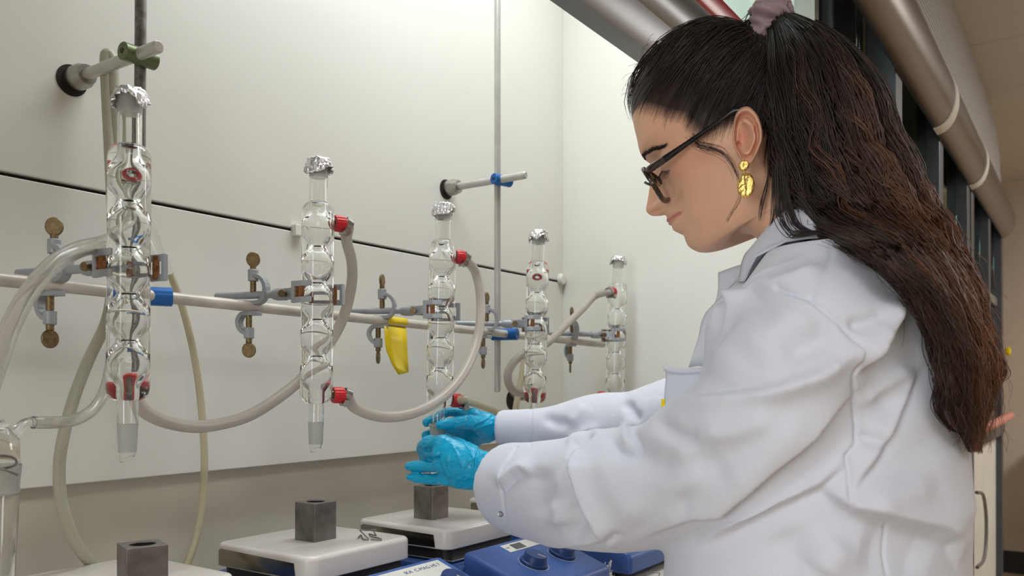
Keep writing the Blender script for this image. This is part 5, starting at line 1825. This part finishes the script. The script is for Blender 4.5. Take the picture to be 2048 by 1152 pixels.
near = [
    ch((990, 815, 100, 1.120), (890, 810, 100, 1.140), (800, 790, 92, 1.155)),                     # wrist
    ch((860, 720, 80, 1.150), (640, 640, 84, 1.160), (470, 560, 72, 1.168)),                       # index metacarpal
    ch((860, 770, 84, 1.147), (640, 720, 84, 1.152), (440, 660, 70, 1.165)),
    ch((860, 830, 84, 1.147), (640, 810, 84, 1.155), (450, 755, 64, 1.170)),
    ch((860, 890, 84, 1.150), (660, 890, 80, 1.162), (480, 875, 56, 1.176)),
    ch((450, 552, 64, 1.170), (335, 552, 56, 1.190), (282, 600, 46, 1.218), (284, 640, 40, 1.240)),  # index curled round the flask
    ch((430, 662, 58, 1.174), (320, 664, 48, 1.214), (300, 694, 42, 1.240), (350, 708, 40, 1.262)),
    ch((450, 755, 58, 1.172), (310, 762, 54, 1.192), (220, 766, 50, 1.205), (172, 768, 40, 1.212)),  # ring finger
    ch((490, 872, 54, 1.178), (330, 880, 47, 1.195), (235, 868, 44, 1.203), (172, 862, 32, 1.208)),  # little finger
    ch((720, 640, 76, 1.185), (580, 560, 58, 1.235), (480, 520, 52, 1.262), (425, 510, 44, 1.270)),  # thumb behind
]
NF = [('r', .0016, 2.2, [(545, 570), (600, 660), (640, 760), (640, 850)]), ('r', .0015, 2.0, [(630, 520), (720, 640), (760, 760)]),
      ('v', .0018, 2.2, [(800, 560), (760, 700), (745, 830), (760, 940)]), ('r', .0018, 2.0, [(785, 570), (745, 700), (730, 830)]),
      ('r', .0016, 2.0, [(440, 660), (470, 760), (540, 870), (640, 990)]), ('v', .0016, 2.4, [(420, 690), (450, 770), (500, 880), (545, 960)]),
      ('r', .0014, 1.8, [(520, 640), (510, 740), (560, 900)]), ('r', .0013, 1.8, [(700, 830), (600, 880), (560, 960)]),
      ('r', .0014, 1.8, [(860, 640), (700, 720), (640, 800)]), ('r', .0013, 1.8, [(880, 760), (740, 820), (640, 910)]),
      ('v', .0036, 3.4, [(250, 640), (300, 690), (380, 705), (430, 690), (450, 640)]), ('v', .0030, 3.0, [(285, 700), (350, 712), (430, 690)]), ('r', .0020, 5, [(300, 600), (350, 560), (430, 535)]), ('v', .0022, 3, [(300, 560), (330, 600), (290, 640)]),
      ('r', .0012, 1.6, [(300, 830), (380, 870), (450, 860)]), ('r', .0012, 1.6, [(380, 940), (450, 920), (520, 930)]),
      ('r', .0012, 1.8, [(640, 960), (740, 930), (850, 970)]), ('r', .0012, 1.8, [(330, 580), (400, 530), (470, 510)])]
g1 = glove('glove', near, .0016, [.012, .010, .010, .010, .010, .004, .004, .004, .004, .006], NF, 3)
g1['label'] = 'blue glove on the front hand, two fingers stretched out'
far = [
    ch((1010, 425, 92, 1.300), (930, 425, 92, 1.296), (840, 420, 88, 1.292)),
    ch((860, 360, 74, 1.295), (740, 320, 62, 1.302)),
    ch((860, 420, 84, 1.300), (740, 420, 72, 1.315)),
    ch((860, 480, 80, 1.305), (740, 500, 68, 1.320)),
    ch((850, 430, 84, 1.290), (760, 385, 72, 1.272), (650, 375, 60, 1.252), (560, 385, 52, 1.238), (470, 395, 46, 1.229), (445, 398, 40, 1.228)),  # thumb
    ch((750, 310, 58, 1.303), (600, 285, 44, 1.300), (500, 290, 40, 1.292), (400, 335, 40, 1.280), (325, 375, 40, 1.272)),                        # index
    ch((740, 415, 62, 1.318), (560, 430, 50, 1.315), (430, 455, 46, 1.300), (318, 492, 42, 1.280)),
    ch((740, 500, 62, 1.322), (580, 525, 50, 1.318), (430, 550, 46, 1.300), (318, 580, 42, 1.280)),
    ch((760, 540, 60, 1.320), (640, 590, 46, 1.318), (520, 610, 40, 1.305)),
]
RF = [('r', .0014, 1.8, [(560, 330), (600, 400), (570, 430)]), ('r', .0015, 1.8, [(640, 300), (700, 330), (780, 280)]),
      ('v', .0018, 2.2, [(600, 440), (680, 420), (700, 330)]), ('r', .0014, 1.6, [(700, 440), (760, 390), (900, 330)]),
      ('r', .0014, 1.6, [(720, 460), (800, 420), (920, 380)]), ('v', .0014, 1.8, [(740, 420), (840, 370), (920, 310)]),
      ('v', .0016, 1.8, [(500, 260), (520, 310)]), ('r', .0012, 1.6, [(610, 260), (640, 310)]), ('v', .0020, 2.6, [(640, 450), (760, 460), (900, 540)])]
g2 = glove('glove', far, .0016, [.012, .010, .010, .010, .006, .004, .004, .004, .004], RF, 17)
g2['label'] = 'blue glove on the rear hand, thumb against the flask'

# ------------------------------------------------------------------ long hair, tie, glasses, earring
def row_at(s):
    """interpolated ellipse of the hair mass, s in 0..len(ROWS)-1"""
    i = np.clip(np.floor(s).astype(int), 0, len(ROWS) - 2)
    f = s - i
    c = rowC[i] * (1 - f)[:, None] + rowC[i + 1] * f[:, None]
    d = rowD[i] * (1 - f)[:, None] + rowD[i + 1] * f[:, None]
    l = rowL[i] * (1 - f) + rowL[i + 1] * f
    return c, d, l
KL = 44
rl, rr_ = [], []
for i_, r in enumerate(ROWS):
    a = sag(*r[0], r[2]); b = sag(*r[1], r[2])
    if i_ >= 6:
        q = coat_pt(*r[0], .012)
        if q is not None: a = np.array(q)
        la = min(.10, float((a - O0) @ LD))
        b = sag(*r[1], la * .45)
    rl.append(a); rr_.append(b)
rl, rr_ = np.array(rl), np.array(rr_)
rowC, rowD = (rl + rr_) / 2, (rr_ - rl) / 2
rowL = np.array([r[3] for r in ROWS])
nclump, per = 320, 15
pts, rad, cols = [], [], []
guides = []
for c_ in range(nclump):
    a = rng.uniform(0, 2 * PI)
    r = math.sqrt(rng.uniform(.30, 1.0))
    su, sw = r * math.cos(a), r * math.sin(a)
    if sw < -.2 and rng.uniform() < .55: sw = -sw
    s_end = (len(ROWS) - 1) * (1 - .42 * rng.uniform(0, 1) ** 1.4)
    if rng.uniform() < .12: s_end *= .8
    s0 = rng.uniform(0, .7)
    s = np.linspace(s0, s_end, KL)
    c, d, l = row_at(s)
    g = c + d * su + np.outer(l * sw, LD)
    f = np.linspace(0, 1, KL)
    wl = rng.uniform(.045, .085)
    length = np.concatenate([[0], np.cumsum(np.linalg.norm(np.diff(g, axis=0), axis=1))])
    ph = rng.uniform(0, 6.28)
    amp = .0085 * np.clip((f - .06) / .4, 0, 1) * rng.uniform(.4, 1.3)
    side = d / (np.linalg.norm(d, axis=1, keepdims=True) + 1e-9)
    g = g + side * (amp * np.sin(length / wl * 6.28 + ph))[:, None] + np.outer(amp * .8 * np.cos(length / wl * 6.28 + ph), LD)
    guides.append((g, su, sw, f, length))
for g, su, sw, f, length in guides:
    crad = .0072 * np.clip(f * 6, .35, 1) * (1 - .70 * f ** 2.0)
    # stay outside head and coat
    for k in range(KL):
        v = Vector(g[k])
        h = bvh_coat.find_nearest(v, .09)
        if h[0] is not None:
            dd = (v - h[0]).dot(h[1])
            need = crad[k] * .8 + .002
            if dd < need and abs(dd) < .085: g[k] = np.array(v + h[1] * (need - dd))
    for it in range(2): g[1:-1] = .25 * g[:-2] + .5 * g[1:-1] + .25 * g[2:]
    copper = np.clip(.18 + .80 * su + .1 * rng.normal(), 0, 1)
    tone = rng.uniform(.65, 1.35)
    for _ in range(per):
        aa, rr = rng.uniform(0, 6.28), math.sqrt(rng.uniform(0, 1))
        o = (np.cos(aa) * side_ if False else 0)
        off1, off2 = rr * math.cos(aa), rr * math.sin(aa)
        T = np.gradient(g, axis=0); T /= np.linalg.norm(T, axis=1, keepdims=True)
        n1 = np.cross(T, LD); n1 /= np.linalg.norm(n1, axis=1, keepdims=True) + 1e-9
        n2 = np.cross(T, n1)
        w2 = rng.uniform(.02, .045); p2 = rng.uniform(0, 6.28)
        fr = .0016 * np.sin(length / w2 * 6.28 + p2) * f
        line = g + n1 * (crad * off1 + fr)[:, None] + n2 * (crad * off2)[:, None]
        if rng.uniform() < .11:
            line = line + np.outer(np.clip(f - .3, 0, 1) ** 2 * rng.normal(0, .022), FD) + np.outer(np.clip(f - .3, 0, 1) ** 2 * rng.normal(0, .022), LD)
        pts.append(line)
        rad.append(rng.uniform(.00038, .00075) * np.clip(1.15 - f ** 3, .25, 1))
        w_ = np.clip(f * 1.5 - .15, 0, 1)[:, None]
        tip = C_MID * (1 - copper) + C_RED * copper
        tip = tip * (1 - .5 * f[:, None] ** 2 * copper) + C_TIP * (.5 * f[:, None] ** 2 * copper)
        cols.append((C_ROOT * (1 - w_) + tip * w_) * tone * rng.uniform(.8, 1.2))
add_strands(np.array(pts), np.array(rad), np.array(cols))
# loose locks over the collar and the shoulder, and long single locks at the tips
pts, rad, cols = [], [], []
LOOSE = [([(1556, 330), (1560, 400), (1566, 440), (1590, 472), (1640, 486), (1710, 490), (1770, 530)], .106), ([(1565, 360), (1580, 420), (1600, 455), (1645, 470), (1700, 472), (1780, 520)], .104),
         ([(1600, 400), (1640, 450), (1690, 490), (1740, 530), (1790, 600), (1815, 660)], .108), ([(1640, 440), (1700, 490), (1760, 540), (1806, 640), (1835, 720), (1850, 760)], .112),
         ([(1538, 300), (1536, 360), (1525, 410), (1520, 440)], .056), ([(1545, 320), (1548, 380), (1546, 430), (1538, 460)], .056)]
TIPS = [([(1830, 640), (1840, 700), (1862, 760), (1850, 810), (1868, 850), (1896, 868)], .05), ([(1860, 660), (1874, 730), (1902, 780), (1890, 840), (1906, 890), (1912, 902)], .05),
        ([(1900, 680), (1926, 750), (1915, 810), (1930, 860), (1952, 904)], .05), ([(1930, 640), (1962, 700), (1958, 780), (1944, 840), (1962, 880)], .04),
        ([(1940, 600), (1975, 660), (1996, 715), (2006, 745), (1990, 762), (1972, 752)], .03), ([(1920, 560), (1962, 640), (1990, 700), (2012, 728)], .03),
        ([(1845, 690), (1856, 750), (1872, 800), (1880, 838), (1872, 862)], .055), ([(1880, 640), (1898, 720), (1930, 790), (1922, 850), (1936, 888)], .055)]
for j, (L_, la) in enumerate(LOOSE + TIPS):
    g0 = []
    for x, y in L_:
        q = coat_pt(x, y, .012) if j >= 6 else None
        g0.append(sag(x, y, la * .6) if q is None else np.array(q))
    if j < 6: g0 = [sag(x, y, la) for x, y in L_]
    g0 = spline(g0, KL - 1)
    g0 = np.array([g0[int(round(i))] for i in np.linspace(0, len(g0) - 1, KL)])
    for k in range(KL):
        h = bvh_coat.find_nearest(Vector(g0[k]), .09)
        if h[0] is not None:
            dd = (Vector(g0[k]) - h[0]).dot(h[1])
            if dd < .010 and abs(dd) < .085: g0[k] = np.array(Vector(g0[k]) + h[1] * (.010 - dd))
    f = np.linspace(0, 1, KL)
    for _ in range(22 if j < 4 else (10 if j < 6 else 60)):
        o = rng.normal(0, .0030 if j < 6 else .0034, 3)
        wv = np.outer(np.sin(f * rng.uniform(8, 16) + rng.uniform(0, 6)) * .0016 * f, LD)
        pts.append(g0 + o * (1 - .55 * f[:, None] ** 2) * (.6 + .4 * np.sin(f * 5 + j))[:, None] + wv)
        rad.append(rng.uniform(.00025, .0005) * np.clip(1.15 - f ** 3, .3, 1))
        cols.append(np.tile((C_ROOT * 1.3 if j < 6 else C_MID * .6 + C_RED * .4 * (j > 8)) * rng.uniform(.7, 1.3), (KL, 1)))
add_strands(np.array(pts), np.array(rad), np.array(cols))
hv, hq, ht = [], [], []
off = 0
for p_, r_, c_ in zip(SP, SR, STT):
    v, q = strands_mesh(p_, r_)
    hv.append(v); hq.append(q + off); ht.append(np.repeat(c_.reshape(-1, 3), 3, axis=0))
    off += len(v)
hair = adopt(np_mesh('hair', np.vstack(hv), np.vstack(hq), M['hair'], None, np.vstack(ht)))
hair['kind'] = 'stuff'
# dark inner volume of the long hair so that no light passes through it
NA = 40
ss = np.linspace(0.3, len(ROWS) - 3.2, 60)
c, d, l = row_at(ss)
an = np.linspace(0, 2 * PI, NA, endpoint=False)
sc = np.interp(ss, [0, 2, 9, len(ROWS) - 1], [.80, .86, .62, .30])
Vv = c[:, None] + d[:, None] * (np.cos(an)[None, :, None] * sc[:, None, None]) + LD * (l[:, None] * sc[:, None] * np.sin(an)[None, :])[..., None]
lump = np.array([noise.noise(Vector(v * 28)) for v in Vv.reshape(-1, 3)]).reshape(Vv.shape[:2])
Vv = Vv + (Vv - c[:, None]) * (lump * .14)[..., None]
adopt(np_mesh('hair_mass', Vv.reshape(-1, 3), grid_quads(60, NA), M['hair'], None, np.tile(C_ROOT, (60 * NA, 1))))

# scrunchie: ruffled ring round the tie
def scr(bm):
    ax = Vector(sag(1570, 60, 0) - sag(1505, 40, 0)).normalized()
    mt = axis_mat(Vector(sag(1537, 52, .004)), ax)
    nu, nv = 96, 26
    vs = []
    for i in range(nu):
        u = 2 * PI * i / nu
        ru = 1 + .22 * math.sin(u * 9 + math.sin(u * 3)) + .12 * math.sin(u * 17 + 1)
        row = []
        for j in range(nv):
            v = 2 * PI * j / nv
            r = .0135 * ru * (1 + .18 * math.sin(v * 3 + u * 9) + .10 * math.sin(v * 5 + u * 14))
            row.append(bm.verts.new(mt @ Vector(((.0200 + r * math.cos(v)) * math.cos(u), (.0200 + r * math.cos(v)) * math.sin(u), r * 1.15 * math.sin(v)))))
        vs.append(row)
    for i in range(nu):
        for j in range(nv): bm.faces.new((vs[i][j], vs[(i + 1) % nu][j], vs[(i + 1) % nu][(j + 1) % nv], vs[i][(j + 1) % nv]))
pmesh('scrunchie', M['scrunchie'], scr, angle=False)

# glasses
gl = bpy.data.objects.new('glasses', None); S.collection.objects.link(gl); gl.location = person.location; adopt(gl)
gl.matrix_parent_inverse = Matrix(); gl.location = (0, 0, 0)
def gpart(name, m, fn, smooth=True, bevel=0):
    bm = bmesh.new(); fn(bm)
    o = bm_obj(name, bm, m, smooth=smooth, bevel=bevel)
    o.parent = gl
    o.matrix_parent_inverse = Matrix.Translation(-Vector(person.location))
    return o
LU = HU * math.cos(.10) + HF * math.sin(.10)
for s in (1, -1):
    lc = sag(1309, 371, .034)
    lc = lc if s > 0 else lc - LD * .068
    def rim_pt(a, k=1.0, s=s, lc=lc):
        c, n = math.cos(a), math.sin(a)
        return lc + LD * s * (.0255 * k * np.sign(c) * abs(c) ** .78) + LU * (.0205 * k * np.sign(n) * abs(n) ** .80) - HF * (.004 * (c * s if False else abs(c)))
    gpart('rim', M['tortoise'], lambda bm: tube(bm, [rim_pt(2 * PI * k / 56) for k in range(57)], .0026, 10, None, flat=1.3))
    def lens(bm):
        A_ = [bm.verts.new(rim_pt(2 * PI * k / 40, .97) + HF * .0006) for k in range(40)]
        B_ = [bm.verts.new(rim_pt(2 * PI * k / 40, .97) - HF * .0006) for k in range(40)]
        bm.faces.new(A_); bm.faces.new(B_[::-1])
        for k in range(40): bm.faces.new((A_[k], B_[k], B_[(k + 1) % 40], A_[(k + 1) % 40]))
    gpart('lens', M['lens'], lens, smooth=False)
    T_ = [(1298, 341, .0615, .0040), (1303, 336, .0660, .0042), (1330, 318, .0695, .0040), (1370, 290, .0725, .0030), (1410, 262, .0755, .0024), (1442, 240, .0775, .0021), (1470, 222, .078, .0022), (1500, 222, .075, .0024)]
    tp = []
    for x, y, l, r in T_:
        q = sag(x, y, l)
        if s < 0: q = q - LD * 2 * l
        tp.append(q)
    gpart('temple', M['black'], lambda bm: tube(bm, tp, [r for *_, r in T_], 10, 40, flat=.8))
    gpart('temple_front', M['tortoise'], lambda bm: tube(bm, [p + (LD * s * .0003) for p in tp[:3]], [.0042, .0044, .0042], 10, 12, flat=.85))
    def rivets(bm):
        for u in (.25, .42):
            q = tp[1] * (1 - u) + tp[2] * u + LD * s * .0036
            lathe(bm, [(0, 0), (.0008, 0), (.0006, .0005), (0, .0006)], 8, axis_mat(q, LD * s))
    gpart('rivet', M['chrome'], rivets)
gpart('bridge', M['tortoise'], lambda bm: tube(bm, [sag(1309, 371, .034) - LD * .0245 + LU * .004, dh(196, 17), sag(1309, 371, .034) - LD * .0435 + LU * .004], .0019, 10, 12))

# earring
er = bpy.data.objects.new('earring', None); S.collection.objects.link(er); er.parent = person
er['label'] = 'hammered gold drop earring'
def epart(name, fn):
    bm = bmesh.new(); fn(bm)
    o = bm_obj(name, bm, M['gold'], smooth=True)
    o.parent = er
    o.matrix_parent_inverse = Matrix.Translation(-Vector(person.location))
LAT = .0905
def disc(bm, cx, cy, rx, ry, th_, seed, egg=0):
    c = sag(cx, cy, LAT)
    nr_, na = 14, 48
    fr, bk = [], []
    for i in range(nr_ + 1):
        r = i / nr_
        row = []
        for k in range(na):
            a = 2 * PI * k / na
            xx, yy = r * rx * math.cos(a) * (1 + egg * -math.sin(a)), r * ry * math.sin(a)
            cell = noise.cell(Vector((0, 0, 0)))
            hgt = th_ * (1 - r ** 6) + .0007 * noise.noise(Vector((xx * 330, yy * 330, seed)))
            row.append(bm.verts.new(c + FD * xx + np.array([0, 0, yy]) + LD * hgt))
        fr.append(row)
    back = [bm.verts.new(c + FD * (rx * math.cos(2 * PI * k / na) * (1 + egg * -math.sin(2 * PI * k / na))) + np.array([0, 0, ry * math.sin(2 * PI * k / na)]) - LD * .0008) for k in range(na)]
    fr.append(back)
    for A_, B_ in zip(fr[:-1], fr[1:]):
        for k in range(na): bm.faces.new((A_[k], B_[k], B_[(k + 1) % na], A_[(k + 1) % na]))
    bm.faces.new(back)
epart('stud', lambda bm: disc(bm, 1487.5, 331, .0052, .0056, .0016, 1.3))
epart('pendant', lambda bm: disc(bm, 1491.5, 370, .0088, .0132, .0018, 7.7, .10))
epart('link', lambda bm: tube(bm, [sag(1488, 341, LAT), sag(1489, 345, LAT + .001), sag(1489, 350, LAT)], .0009, 8, 8))
